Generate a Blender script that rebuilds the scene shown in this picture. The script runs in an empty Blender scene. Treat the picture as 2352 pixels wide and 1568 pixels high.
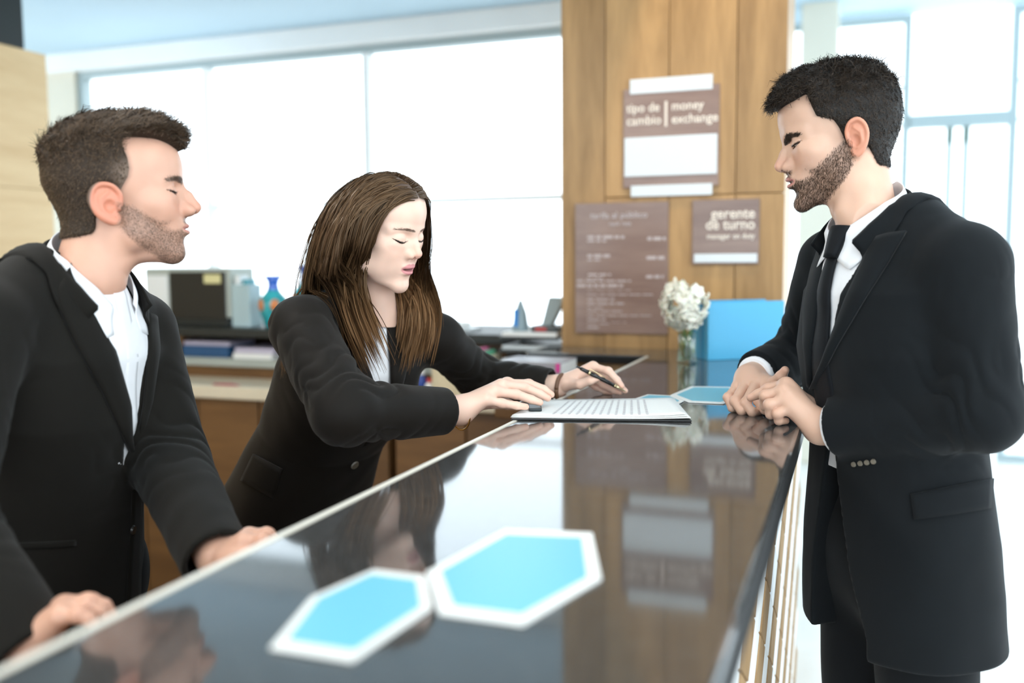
import bpy, bmesh, math, random
import numpy as np
from mathutils import Vector, Matrix
random.seed(7); rng = np.random.default_rng(7)
SC = bpy.context.scene
COL = SC.collection
# ------------------------------------------------------------------ camera, world, exposure
F_PX = 2150.0
CAM = np.array([0.0, 0.0, 1.39])
YAW, PITCH, ROLL = math.radians(20.06), math.atan(192.0 / F_PX), math.radians(-0.4)
def _basis():
    f = np.array([-math.sin(YAW)*math.cos(PITCH), math.cos(YAW)*math.cos(PITCH), -math.sin(PITCH)])
    r = np.array([math.cos(YAW), math.sin(YAW), 0.0]); u = np.cross(r, f)
    return (r*math.cos(ROLL)+u*math.sin(ROLL), -r*math.sin(ROLL)+u*math.cos(ROLL), f)
CR, CU, CF = _basis()
cam_d = bpy.data.cameras.new('camera'); cam = bpy.data.objects.new('camera', cam_d); COL.objects.link(cam)
cam_d.sensor_width = 36.0; cam_d.lens = 36.0*F_PX/2352.0; cam_d.clip_start = 0.02; cam_d.clip_end = 200
cam_d.dof.use_dof = True; cam_d.dof.focus_distance = 1.66; cam_d.dof.aperture_fstop = 1.7
M = Matrix((CR, CU, -CF)).transposed().to_4x4(); M.translation = Vector(CAM)
cam.matrix_world = M
SC.camera = cam
w = bpy.data.worlds.new('daylight'); SC.world = w; w.use_nodes = True
bg = w.node_tree.nodes['Background']; bg.inputs[0].default_value = (0.82, 0.93, 1.0, 1); bg.inputs[1].default_value = 2.6
SC.view_settings.view_transform = 'Standard'; SC.view_settings.look = 'None'
SC.view_settings.exposure = 0.58; SC.view_settings.gamma = 1.0; SC.view_settings.use_curve_mapping = False
def at(px, py, d):                       # a point of the place, d metres in front of the camera position
    return CAM + d*(CF + CR*(px-1176.0)/F_PX - CU*(py-784.0)/F_PX)
def ony(px, py, Y):
    v = CF + CR*(px-1176.0)/F_PX - CU*(py-784.0)/F_PX; return CAM + v*(Y-CAM[1])/v[1]
def onz(px, py, Z):
    v = CF + CR*(px-1176.0)/F_PX - CU*(py-784.0)/F_PX; return CAM + v*(Z-CAM[2])/v[2]
# added fill panels, out of view in both ceilings, to brighten faces and hands
FILL_PANELS = [(x, y, 3.0) for x in (0.7, 2.2) for y in (-3.2, -1.2, 0.8)]+[(-1.7, y, 2.475) for y in (-3.0, -1.0, 1.0)]
for i, (x, y, z) in enumerate(FILL_PANELS):
    l = bpy.data.lights.new('fill_panel_light', 'AREA'); l.shape = 'RECTANGLE'; l.size = 0.56; l.size_y = 1.16; l.energy = 9.0; l.color = (1.0, 0.95, 0.88)
    lo = bpy.data.objects.new('fill_panel_light', l); COL.objects.link(lo); lo.location = (x, y, z-0.03)
# ------------------------------------------------------------------ materials
def nodes(m): return m.node_tree.nodes, m.node_tree.links
def mat(name, col, rough=0.5, metal=0.0, spec=0.5, var=0.0, vscale=30, bump=0.0, bscale=200, coat=0.0, sss=0.0, ior=None, sheen=0.0, stretch=None, trans=0.0, emit=0.0):
    m = bpy.data.materials.new(name); m.use_nodes = True; N, L = nodes(m); b = N['Principled BSDF']
    b.inputs['Base Color'].default_value = (*col, 1); b.inputs['Roughness'].default_value = rough
    b.inputs['Metallic'].default_value = metal; b.inputs['Specular IOR Level'].default_value = spec
    if coat: b.inputs['Coat Weight'].default_value = coat; b.inputs['Coat Roughness'].default_value = 0.05
    if ior: b.inputs['IOR'].default_value = ior
    if sheen: b.inputs['Sheen Weight'].default_value = sheen; b.inputs['Sheen Roughness'].default_value = 0.5
    if trans: b.inputs['Transmission Weight'].default_value = trans
    if emit: b.inputs['Emission Color'].default_value = (*col, 1); b.inputs['Emission Strength'].default_value = emit
    if sss:
        b.inputs['Subsurface Weight'].default_value = sss; b.inputs['Subsurface Radius'].default_value = (1.0, 0.35, 0.2); b.inputs['Subsurface Scale'].default_value = 0.006
    tc = N.new('ShaderNodeTexCoord'); mp = N.new('ShaderNodeMapping'); L.new(tc.outputs['Object'], mp.inputs[0])
    if stretch: mp.inputs['Scale'].default_value = stretch
    if var:
        n = N.new('ShaderNodeTexNoise'); n.inputs['Scale'].default_value = vscale; n.inputs['Detail'].default_value = 6
        L.new(mp.outputs[0], n.inputs['Vector'])
        r = N.new('ShaderNodeMapRange'); r.inputs['From Min'].default_value = 0.3; r.inputs['From Max'].default_value = 0.7
        r.inputs['To Min'].default_value = 1-var; r.inputs['To Max'].default_value = 1+var; L.new(n.outputs['Fac'], r.inputs[0])
        mx = N.new('ShaderNodeMix'); mx.data_type = 'RGBA'; mx.blend_type = 'MULTIPLY'; mx.inputs['Factor'].default_value = 1
        mx.inputs['A'].default_value = (*col, 1); L.new(r.outputs[0], mx.inputs['B']); L.new(mx.outputs['Result'], b.inputs['Base Color'])
    if bump:
        n2 = N.new('ShaderNodeTexNoise'); n2.inputs['Scale'].default_value = bscale; n2.inputs['Detail'].default_value = 4
        L.new(mp.outputs[0], n2.inputs['Vector'])
        bp = N.new('ShaderNodeBump'); bp.inputs['Strength'].default_value = bump; bp.inputs['Distance'].default_value = 0.001
        L.new(n2.outputs['Fac'], bp.inputs['Height']); L.new(bp.outputs[0], b.inputs['Normal'])
    return m
def wood(name, c1, c2, axis='Z', rough=0.45, scale=6.0, coat=0.0):
    m = bpy.data.materials.new(name); m.use_nodes = True; N, L = nodes(m); b = N['Principled BSDF']
    b.inputs['Roughness'].default_value = rough
    if coat: b.inputs['Coat Weight'].default_value = coat; b.inputs['Coat Roughness'].default_value = 0.15
    tc = N.new('ShaderNodeTexCoord'); mp = N.new('ShaderNodeMapping'); L.new(tc.outputs['Object'], mp.inputs[0])
    oi = N.new('ShaderNodeObjectInfo'); ad = N.new('ShaderNodeVectorMath'); ad.operation = 'ADD'
    sc = N.new('ShaderNodeVectorMath'); sc.operation = 'SCALE'; sc.inputs[0].default_value = (7.3, 5.1, 9.7); L.new(oi.outputs['Random'], sc.inputs['Scale'])
    L.new(mp.outputs[0], ad.inputs[0]); L.new(sc.outputs[0], ad.inputs[1])
    s = {'X': (0.12, 1, 1), 'Y': (1, 0.12, 1), 'Z': (1, 1, 0.12)}[axis]; mp.inputs['Scale'].default_value = s
    n = N.new('ShaderNodeTexNoise'); n.inputs['Scale'].default_value = scale*3; n.inputs['Detail'].default_value = 8; n.inputs['Distortion'].default_value = 1.2
    L.new(ad.outputs[0], n.inputs['Vector'])
    n2 = N.new('ShaderNodeTexNoise'); n2.inputs['Scale'].default_value = scale*22; n2.inputs['Detail'].default_value = 4; L.new(ad.outputs[0], n2.inputs['Vector'])
    mx0 = N.new('ShaderNodeMath'); mx0.operation = 'MULTIPLY_ADD'; mx0.inputs[1].default_value = 0.35; L.new(n2.outputs['Fac'], mx0.inputs[0]); L.new(n.outputs['Fac'], mx0.inputs[2])
    r = N.new('ShaderNodeValToRGB'); r.color_ramp.elements[0].position = 0.45; r.color_ramp.elements[1].position = 0.9
    r.color_ramp.elements[0].color = (*c1, 1); r.color_ramp.elements[1].color = (*c2, 1); L.new(mx0.outputs[0], r.inputs[0])
    hv = N.new('ShaderNodeHueSaturation'); rr = N.new('ShaderNodeMapRange'); rr.inputs['To Min'].default_value = 0.9; rr.inputs['To Max'].default_value = 1.1
    L.new(oi.outputs['Random'], rr.inputs[0]); L.new(rr.outputs[0], hv.inputs['Value']); L.new(r.outputs[0], hv.inputs['Color']); L.new(hv.outputs[0], b.inputs['Base Color'])
    return m
def glass(name, tint=(1, 1, 1), gloss=0.06):
    m = bpy.data.materials.new(name); m.use_nodes = True; N, L = nodes(m)
    t = N.new('ShaderNodeBsdfTransparent'); t.inputs[0].default_value = (*tint, 1); g = N.new('ShaderNodeBsdfGlossy'); g.inputs['Roughness'].default_value = 0.02
    x = N.new('ShaderNodeMixShader'); x.inputs[0].default_value = gloss; L.new(t.outputs[0], x.inputs[1]); L.new(g.outputs[0], x.inputs[2]); L.new(x.outputs[0], N['Material Output'].inputs[0])
    return m
# ------------------------------------------------------------------ objects
def tag(o, label=None, cat=None, group=None, kind=None):
    if label: o['label'] = label
    if cat: o['category'] = cat
    if group: o['group'] = group
    if kind: o['kind'] = kind
    return o
def empty(name, loc=(0, 0, 0), rz=0.0):
    o = bpy.data.objects.new(name, None); COL.objects.link(o); o.location = tuple(map(float, loc)); o.rotation_euler = (0, 0, rz); o.empty_display_size = 0.05
    return o
def link(name, me, m=None, parent=None, smooth=False, loc=None, rot=None):
    o = bpy.data.objects.new(name, me); COL.objects.link(o)
    if m is not None:
        for mm in (m if isinstance(m, (list, tuple)) else [m]): me.materials.append(mm)
    if smooth and len(me.polygons): me.polygons.foreach_set('use_smooth', [True]*len(me.polygons))
    if parent is not None: o.parent = parent
    if loc is not None: o.location = tuple(map(float, loc))
    if rot is not None: o.rotation_euler = rot
    return o
def from_np(name, V, Fq, m=None, parent=None, smooth=True, col=None, loc=None):
    V = np.asarray(V, np.float32); me = bpy.data.meshes.new(name)
    Fq = [np.asarray(f, np.int32) for f in (Fq if isinstance(Fq, (list, tuple)) and len(Fq) and hasattr(Fq[0], 'ndim') and Fq[0].ndim == 2 else [np.asarray(Fq, np.int32)])]
    me.vertices.add(len(V)); me.vertices.foreach_set('co', V.ravel())
    nl = sum(f.size for f in Fq); npoly = sum(len(f) for f in Fq)
    me.loops.add(nl); me.loops.foreach_set('vertex_index', np.concatenate([f.ravel() for f in Fq]))
    me.polygons.add(npoly); tot = np.concatenate([np.full(len(f), f.shape[1], np.int32) for f in Fq]); st = np.concatenate([[0], np.cumsum(tot)[:-1]]).astype(np.int32)
    me.polygons.foreach_set('loop_start', st); me.polygons.foreach_set('loop_total', tot)
    me.update(calc_edges=True); me.validate()
    if col is not None:
        a = me.color_attributes.new('Col', 'FLOAT_COLOR', 'POINT'); c = np.ones((len(V), 4), np.float32); c[:, :3] = col; a.data.foreach_set('color', c.ravel())
    return link(name, me, m, parent, smooth, loc)
def bm_obj(name, bm, m, parent=None, smooth=False, loc=None, rot=None):
    me = bpy.data.meshes.new(name); bm.normal_update(); bm.to_mesh(me); bm.free(); return link(name, me, m, parent, smooth, loc, rot)
def bm_box(bm, lo, hi, bev=0.0, seg=2):
    r = bmesh.ops.create_cube(bm, size=1.0); vs = r['verts']; lo, hi = np.minimum(lo, hi), np.maximum(lo, hi)
    for v in vs: v.co = Vector([(lo[i]+hi[i])/2 + v.co[i]*(hi[i]-lo[i]) for i in range(3)])
    if bev:
        es = list({e for v in vs for e in v.link_edges}); bmesh.ops.bevel(bm, geom=es, offset=bev, segments=seg, affect='EDGES', profile=0.5)
    return bm
def box(name, lo, hi, m, parent=None, bev=0.0, seg=2, smooth=False, loc=None, rot=None):
    bm = bmesh.new(); bm_box(bm, lo, hi, bev, seg); return bm_obj(name, bm, m, parent, smooth, loc, rot)
def prism(name, poly, z0, z1, m, parent=None, bev=0.0, seg=2, loc=None, rot=None):
    bm = bmesh.new(); a = [bm.verts.new((p[0], p[1], z0)) for p in poly]; f = bm.faces.new(a)
    r = bmesh.ops.extrude_face_region(bm, geom=[f]); bmesh.ops.translate(bm, verts=[v for v in r['geom'] if isinstance(v, bmesh.types.BMVert)], vec=(0, 0, z1-z0))
    bmesh.ops.recalc_face_normals(bm, faces=bm.faces)
    if bev: bmesh.ops.bevel(bm, geom=[e for e in bm.edges], offset=bev, segments=seg, affect='EDGES', profile=0.5)
    return bm_obj(name, bm, m, parent, False, loc, rot)
def lathe(name, prof, m, parent=None, n=32, loc=None, smooth=True, rot=None):
    V = []; Q = []
    for r, z in prof:
        for k in range(n): a = 2*math.pi*k/n; V.append((r*math.cos(a), r*math.sin(a), z))
    for i in range(len(prof)-1):
        for k in range(n): k2 = (k+1) % n; Q.append((i*n+k, i*n+k2, (i+1)*n+k2, (i+1)*n+k))
    o = from_np(name, V, np.array(Q), m, parent, smooth, None, loc)
    if rot is not None: o.rotation_euler = rot
    return o
def tube_np(pts, rad, n=8, cap=True, flat=None):
    pts = np.asarray(pts, float); k = len(pts); rad = np.broadcast_to(np.asarray(rad, float), (k,))
    T = np.gradient(pts, axis=0); T /= np.linalg.norm(T, axis=1)[:, None]+1e-12
    ref = np.array([0, 0, 1.0]) if abs(T[0][2]) < 0.9 else np.array([1.0, 0, 0]); nrm = np.cross(T[0], ref); nrm /= np.linalg.norm(nrm)
    V = []; a = np.linspace(0, 2*np.pi, n, endpoint=False)
    for i in range(k):
        nrm = nrm - T[i]*(nrm@T[i]); nrm /= np.linalg.norm(nrm)+1e-12; bn = np.cross(T[i], nrm)
        V.append(pts[i] + rad[i]*(np.cos(a)[:, None]*nrm + np.sin(a)[:, None]*bn*(flat or 1.0)))
    V = np.concatenate(V); Q = []
    for i in range(k-1):
        for j in range(n): j2 = (j+1) % n; Q.append((i*n+j, i*n+j2, (i+1)*n+j2, (i+1)*n+j))
    Q = np.array(Q, np.int32)
    if cap:
        V = np.vstack([V, pts[0], pts[-1]]); c0, c1 = k*n, k*n+1
        Tq = [(c0, (j+1) % n, j) for j in range(n)] + [(c1, (k-1)*n+j, (k-1)*n+(j+1) % n) for j in range(n)]
        return V, [Q, np.array(Tq, np.int32)]
    return V, [Q]
def tube(name, pts, rad, m, parent=None, n=8, flat=None): V, Fq = tube_np(pts, rad, n, True, flat); return from_np(name, V, Fq, m, parent, True)
def text_obj(name, body, size, m, parent, loc, rot, align='LEFT', depth=0.001, xscale=1.0):
    c = bpy.data.curves.new(name+'_font', 'FONT'); c.body = body; c.size = size; c.align_x = align; c.extrude = depth; c.offset = size*0.012; c.resolution_u = 3
    t = bpy.data.objects.new(name+'_tmp', c); COL.objects.link(t); dg = bpy.context.evaluated_depsgraph_get()
    me = bpy.data.meshes.new_from_object(t.evaluated_get(dg)); bpy.data.objects.remove(t); bpy.data.curves.remove(c)
    me.materials.clear()
    o = link(name, me, m, parent, False, loc, rot); o.scale = (xscale, 1, 1); return o
# ------------------------------------------------------------------ setting
mt_ceil = mat('painted_ceiling', (0.50, 0.66, 0.77), 0.7, var=0.02, vscale=3)
mt_white = mat('white_paint', (0.82, 0.84, 0.84), 0.55, var=0.02, vscale=4)
mt_cream = mat('cream_paint', (0.66, 0.62, 0.52), 0.6, var=0.03, vscale=5)
mt_floor = mat('pale_stone_floor', (0.72, 0.72, 0.70), 0.18, var=0.05, vscale=4)
mt_stafffloor = wood('dark_floor', (0.10, 0.055, 0.02), (0.17, 0.09, 0.035), 'X', 0.5)
mt_frame = mat('window_frame_grey', (0.36, 0.44, 0.46), 0.4)
mt_dkframe = mat('door_hinge_dark', (0.10, 0.17, 0.15), 0.4)
mt_glass = glass('window_glass')
mt_oak = wood('honey_oak', (0.27, 0.145, 0.050), (0.46, 0.265, 0.105), 'Z', 0.42, 4.0)
mt_lightoak = wood('pale_maple', (0.64, 0.43, 0.22), (0.76, 0.55, 0.31), 'Y', 0.5, 3.0)
mt_black = mat('matt_black', (0.012, 0.016, 0.015), 0.5)
mt_walnut = wood('walnut_cabinet', (0.10, 0.045, 0.013), (0.17, 0.082, 0.026), 'X', 0.45, 3.0)
def S(o): o['kind'] = 'structure'; return o
S(box('floor', (-6, -6, -0.1), (6, 9, 0), mt_floor))
S(box('floor_staff', (-4.2, -3, 0.0), (-0.62, 3.9, 0.012), mt_stafffloor))
S(box('ceiling', (-6, -5, 2.49), (-0.55, 4.05, 2.6), mt_ceil))
S(box('ceiling_hall', (-0.55, -5, 3.02), (4.2, 7.1, 3.15), mt_ceil))
S(box('wall_fascia', (-0.62, -5, 2.49), (-0.55, 7.1, 3.15), mt_white))
# staff-side window wall
S(box('wall_back', (-6, 4.0, 0), (-0.55, 4.12, 0.98), mt_white))
S(box('trim_1', (-6, 3.96, 2.395), (-0.55, 4.12, 2.49), mt_white, bev=0.004))
S(box('wall_jamb', (-6, 4.0, 0.98), (-3.94, 4.12, 2.40), mt_cream))
def window(name, x0, x1, y, z0, z1, verts, horiz, fr=0.035, dep=0.06):
    o = S(empty(name, ((x0+x1)/2, y, z0)))
    def b(n, lo, hi, m): 
        q = box(n, np.array(lo)-[(x0+x1)/2, y, z0], np.array(hi)-[(x0+x1)/2, y, z0], m, o, bev=0.003); return q
    b('frame_rail', (x0, y-dep/2, z1-fr), (x1, y+dep/2, z1), mt_frame); b('frame_rail', (x0, y-dep/2, z0), (x1, y+dep/2, z0+fr), mt_frame)
    xs = [x0]+list(verts)+[x1]
    for x in (x0+fr/2, x1-fr/2): b('frame_stile', (x-fr/2, y-dep/2, z0+fr), (x+fr/2, y+dep/2, z1-fr), mt_frame)
    for x in verts: b('mullion', (x-fr/2, y-dep/2, z0+fr), (x+fr/2, y+dep/2, z1-fr), mt_white)
    for i in range(len(xs)-1):
        a, c = xs[i]+fr/2, xs[i+1]-fr/2; zz = [z0+fr]+list(horiz)+[z1-fr]
        for h in horiz: b('transom', (a, y-dep/2+0.005, h-0.012), (c, y+dep/2-0.005, h+0.012), mt_white)
        for j in range(len(zz)-1): b('pane', (a, y-0.004, zz[j]+(0.012 if j else 0)), (c, y+0.004, zz[j+1]-(0.012 if j < len(zz)-2 else 0)), mt_glass)
    return o
window('window_1', -3.94, -0.55, 4.05, 0.98, 2.395, (-3.12, -2.2, -1.2), (1.66,))
# hall facade with the entrance
window('window_2', -0.55, 0.33, 7.0, 0.0, 3.0, (), (2.27, 2.52), 0.05)
window('window_3', 0.93, 4.2, 7.0, 0.0, 3.0, (1.9, 3.0), (2.27, 2.52), 0.05)
S(box('wall_pillar', (-0.36, 6.5, 0), (-0.13, 6.78, 3.02), mt_cream, bev=0.01))
S(box('wall_side', (-0.62, 4.12, 0), (-0.55, 7.1, 2.49), mt_white))
dr = S(empty('door_1', (0.63, 7.0, 0)))
box('door_header', (-0.30, -0.05, 2.24), (0.30, 0.05, 2.33), mt_frame, dr, 0.004); box('transom_pane', (-0.30, -0.004, 2.33), (0.30, 0.004, 2.98), mt_glass, dr)
for s, x in ((-1, -0.05), (1, 0.05)):
    box('door_stile', (x-0.02, -0.025, 0.02), (x+0.02, 0.025, 2.24), mt_frame, dr, 0.003)
    box('door_pivot', (x-0.022, -0.03, 2.13), (x+0.022, 0.03, 2.235), mt_dkframe, dr, 0.004)
    box('pane', (min(x+s*0.02, x+s*0.23), -0.004, 0.02), (max(x+s*0.02, x+s*0.23), 0.004, 2.24), mt_glass, dr)
# wood side wall on the left with a black bulkhead above
wl = S(empty('wall_left', (-3.2, 0, 0)))
for i in range(4):
    box('plank', (-0.06, -2.5, 0.5625*i+0.0008), (0, 3.10, 0.5625*i+0.5617), mt_lightoak, wl, 0.0008)
S(box('wall_bulkhead', (-3.30, -2.5, 2.251), (-3.198, 2.99, 2.49), mt_black))
# wood column with signs
CX0, CX1, CY = -0.905, -0.20, 2.95
pc = S(empty('wall_column', ((CX0+CX1)/2, CY, 0)))
box('column_core', (CX0+0.01-pc.location.x, 0.02, 0), (CX1-0.01-pc.location.x, 0.45, 3.0), mt_oak, pc)
cuts = [CX0, -0.757, -0.553, -0.347, CX1]
rows = [[0, 1.10], [1.10, 3.0], [1.10, 1.59, 3.0], [1.10, 1.59, 3.0], [1.10, 1.585, 3.0]]
for i in range(4):
    zz = [0, 1.58, 3.0] if i else [0, 3.0]
    for j in range(len(zz)-1):
        dy = (0.006, 0.0, 0.002, 0.0)[i]
        box('panel', (cuts[i]+0.0012-pc.location.x, dy, zz[j]+0.0015), (cuts[i+1]-0.0012-pc.location.x, 0.02, zz[j+1]-0.0015), mt_oak, pc, 0.0015)
mt_diff = mat('fill_panel_diffuser', (1.0, 0.96, 0.90), 0.5, emit=2.0)
for i, (x, y, z) in enumerate(FILL_PANELS):  # glowing fixtures made up to house the added fill lights
    o = empty('fill_panel', (x, y, z)); tag(o, ('added fill light panel in the hall ceiling, row ' if i < 6 else 'added fill light panel in the staff ceiling, row ')+'%s from the windows' % ['third', 'second', 'first'][i % 3]+(' on the entrance side' if 2 < i < 6 else ''), 'lamp', 'added fill light panels')
    box('frame', (-0.30, -0.60, -0.005), (0.30, 0.60, 0.018), mt_white, o, 0.003); box('diffuser', (-0.28, -0.58, -0.012), (0.28, 0.58, -0.005), mt_diff, o)
# counter
mt_stone = mat('polished_brown_stone', (0.045, 0.044, 0.043), 0.065, spec=0.5, ior=1.98, var=0.25, vscale=60)
mt_stone.node_tree.nodes['Principled BSDF'].inputs['Specular Tint'].default_value = (0.84, 0.94, 1.0, 1)
CT = 1.10
L = [(-0.562, -0.6), (-0.080, -0.6), (-0.080, 2.94), (-0.945, 2.94), (-0.945, 2.705), (-0.562, 2.705)]
tp = prism('stone_worktop', L, CT-0.028, CT, mt_stone, None, 0.006, 3)
mt_edge = mat('honed_dark_stone_edge', (0.010, 0.010, 0.010), 0.45, spec=0.15, var=0.2, vscale=60); tp.data.materials.append(mt_edge); tp.data.materials.append(mat('pale_edge_strip', (0.72, 0.68, 0.60), 0.3))
for f_ in tp.data.polygons:
    if abs(f_.normal.z) < 0.3: f_.material_index = 1
    elif f_.normal.z < 0.95 and f_.normal.x < -0.2: f_.material_index = 2
tag(tp, 'dark polished stone counter top running between the staff and the customer', 'countertop')
tr_ = box('edge_trim', (-0.5682, -0.6, CT-0.026), (-0.5622, 2.7045, CT+0.0004), tp.data.materials[2], tp, 0.0008)
mt_front = mat('counter_base_brown', (0.22, 0.14, 0.07), 0.5, var=0.1); mt_tilew = mat('white_tile', (0.80, 0.81, 0.81), 0.6, spec=0.15); 
mt_tileb = wood('bronze_brown_tile', (0.26, 0.16, 0.08), (0.36, 0.24, 0.13), 'Z', 0.8, 5.0)
cb = empty('reception_counter', (-0.3, 1.1, 0)); tag(cb, 'counter base clad in brown and white diamond tiles on the customer side', 'counter')
bm = bmesh.new(); bm_box(bm, (-0.15, -1.65, 0), (0.16, 1.80, CT-0.0285)); bm_obj('carcass', bm, mt_front, cb)
bm = bmesh.new(); bm_box(bm, (-0.63, 1.64, 0), (-0.15, 1.80, CT-0.0285)); bm_obj('return_carcass', bm, mt_oak, cb)
box('apron', (0.16, -1.69, CT-0.062), (0.216, 1.82, CT-0.0285), mt_edge, cb, 0.002)
dw, dh = 0.20, 0.125                                   # rhombus width along the counter, height
def rhombus(hw, hh, t): 
    me = bpy.data.meshes.new('rhombus'); bm = bmesh.new()
    a = [bm.verts.new((0, x, z)) for x, z in ((-hw, 0), (0, -hh), (hw, 0), (0, hh))]; b = [bm.verts.new((t, x*0.95, z*0.95)) for x, z in ((-hw, 0), (0, -hh), (hw, 0), (0, hh))]
    bm.faces.new(b); bm.faces.new(a[::-1])
    for i in range(4): bm.faces.new((a[i], a[(i+1) % 4], b[(i+1) % 4], b[i]))
    bmesh.ops.recalc_face_normals(bm, faces=bm.faces); bm.to_mesh(me); bm.free(); return me
mb = rhombus(dw/2-0.001, dh/2-0.001, 0.005); mb.materials.append(mt_tileb); mw = rhombus(dw/2-0.001, dh/2-0.001, 0.003); mw.materials.append(mt_tilew)
for i in range(33):
    y = -0.4 + i*dw/2
    for j in range(-1, 18):
        z = j*dh/2 + 0.06
        if (i+j) % 2 or z-dh/2 < 0.0 or z+dh/2 > CT-0.062: continue
        me = mw if ((i - j)//2) % 2 == 0 else mb
        o = bpy.data.objects.new('tile', me); COL.objects.link(o); o.parent = cb; o.location = (0.16, y-1.1, z)
mt_tileb.node_tree.nodes['Principled BSDF'].inputs['Specular IOR Level'].default_value = 0.08
# ------------------------------------------------------------------ signed-distance modelling
f4 = np.float32
def A(*v): return np.array(v, f4)
def sph(P, c, r): return np.sqrt(((P-A(*c))**2).sum(1)) - f4(r)
def ell(P, c, r, R=None):
    d = P - A(*c)
    if R is not None: d = d @ np.asarray(R, f4)
    r = A(*r); q = d/r; k0 = np.sqrt((q*q).sum(1)); q /= r; k1 = np.sqrt((q*q).sum(1))+f4(1e-9)
    return k0*(k0-1)/k1
def rc(P, a, b, r1, r2):
    a = A(*a); ba = A(*b)-a; l2 = float(ba@ba); rr = float(r1)-float(r2); a2 = l2-rr*rr; il2 = 1.0/l2
    pa = P-a; y = pa@ba; z = y-f4(l2); x2 = ((pa*f4(l2)-ba*y[:, None])**2).sum(1); y2 = y*y*f4(l2); z2 = z*z*f4(l2)
    k = f4(np.sign(rr)*rr*rr)*x2
    o = (np.sqrt(x2*f4(a2*il2))+y*f4(rr))*f4(il2)-f4(r1)
    m1 = np.sign(z)*f4(a2)*z2 > k; m2 = np.sign(y)*f4(a2)*y2 < k
    o = np.where(m2, np.sqrt(x2+y2)*f4(il2)-f4(r1), o); return np.where(m1, np.sqrt(x2+z2)*f4(il2)-f4(r2), o)
def rbox(P, c, hs, r, R=None):
    d = P - A(*c)
    if R is not None: d = d @ np.asarray(R, f4)
    q = np.abs(d)-A(*hs)+f4(r); return np.sqrt((np.maximum(q, 0)**2).sum(1))+np.minimum(q.max(1), 0)-f4(r)
def smin(a, b, k): h = np.maximum(f4(k)-np.abs(a-b), 0)/f4(k); return np.minimum(a, b)-h*h*f4(k*0.25)
def smax(a, b, k): return -smin(-a, -b, k)
def chain(P, pts, rad, k=None):
    o = None
    for i in range(len(pts)-1):
        d = rc(P, pts[i], pts[i+1], rad[i], rad[i+1]+1e-6); o = d if o is None else (np.minimum(o, d) if not k else smin(o, d, k))
    return o
def near(P, base, c, R, fn):               # apply a local edit only inside a ball
    m = ((P-A(*c))**2).sum(1) < R*R
    if m.any(): base = base.copy(); base[m] = fn(P[m], base[m])
    return base
_cn = [(i, j, k) for i in (0, 1) for j in (0, 1) for k in (0, 1)]
_ed = [(a, b) for a in range(8) for b in range(a+1, 8) if sum(abs(_cn[a][t]-_cn[b][t]) for t in range(3)) == 1]
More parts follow.
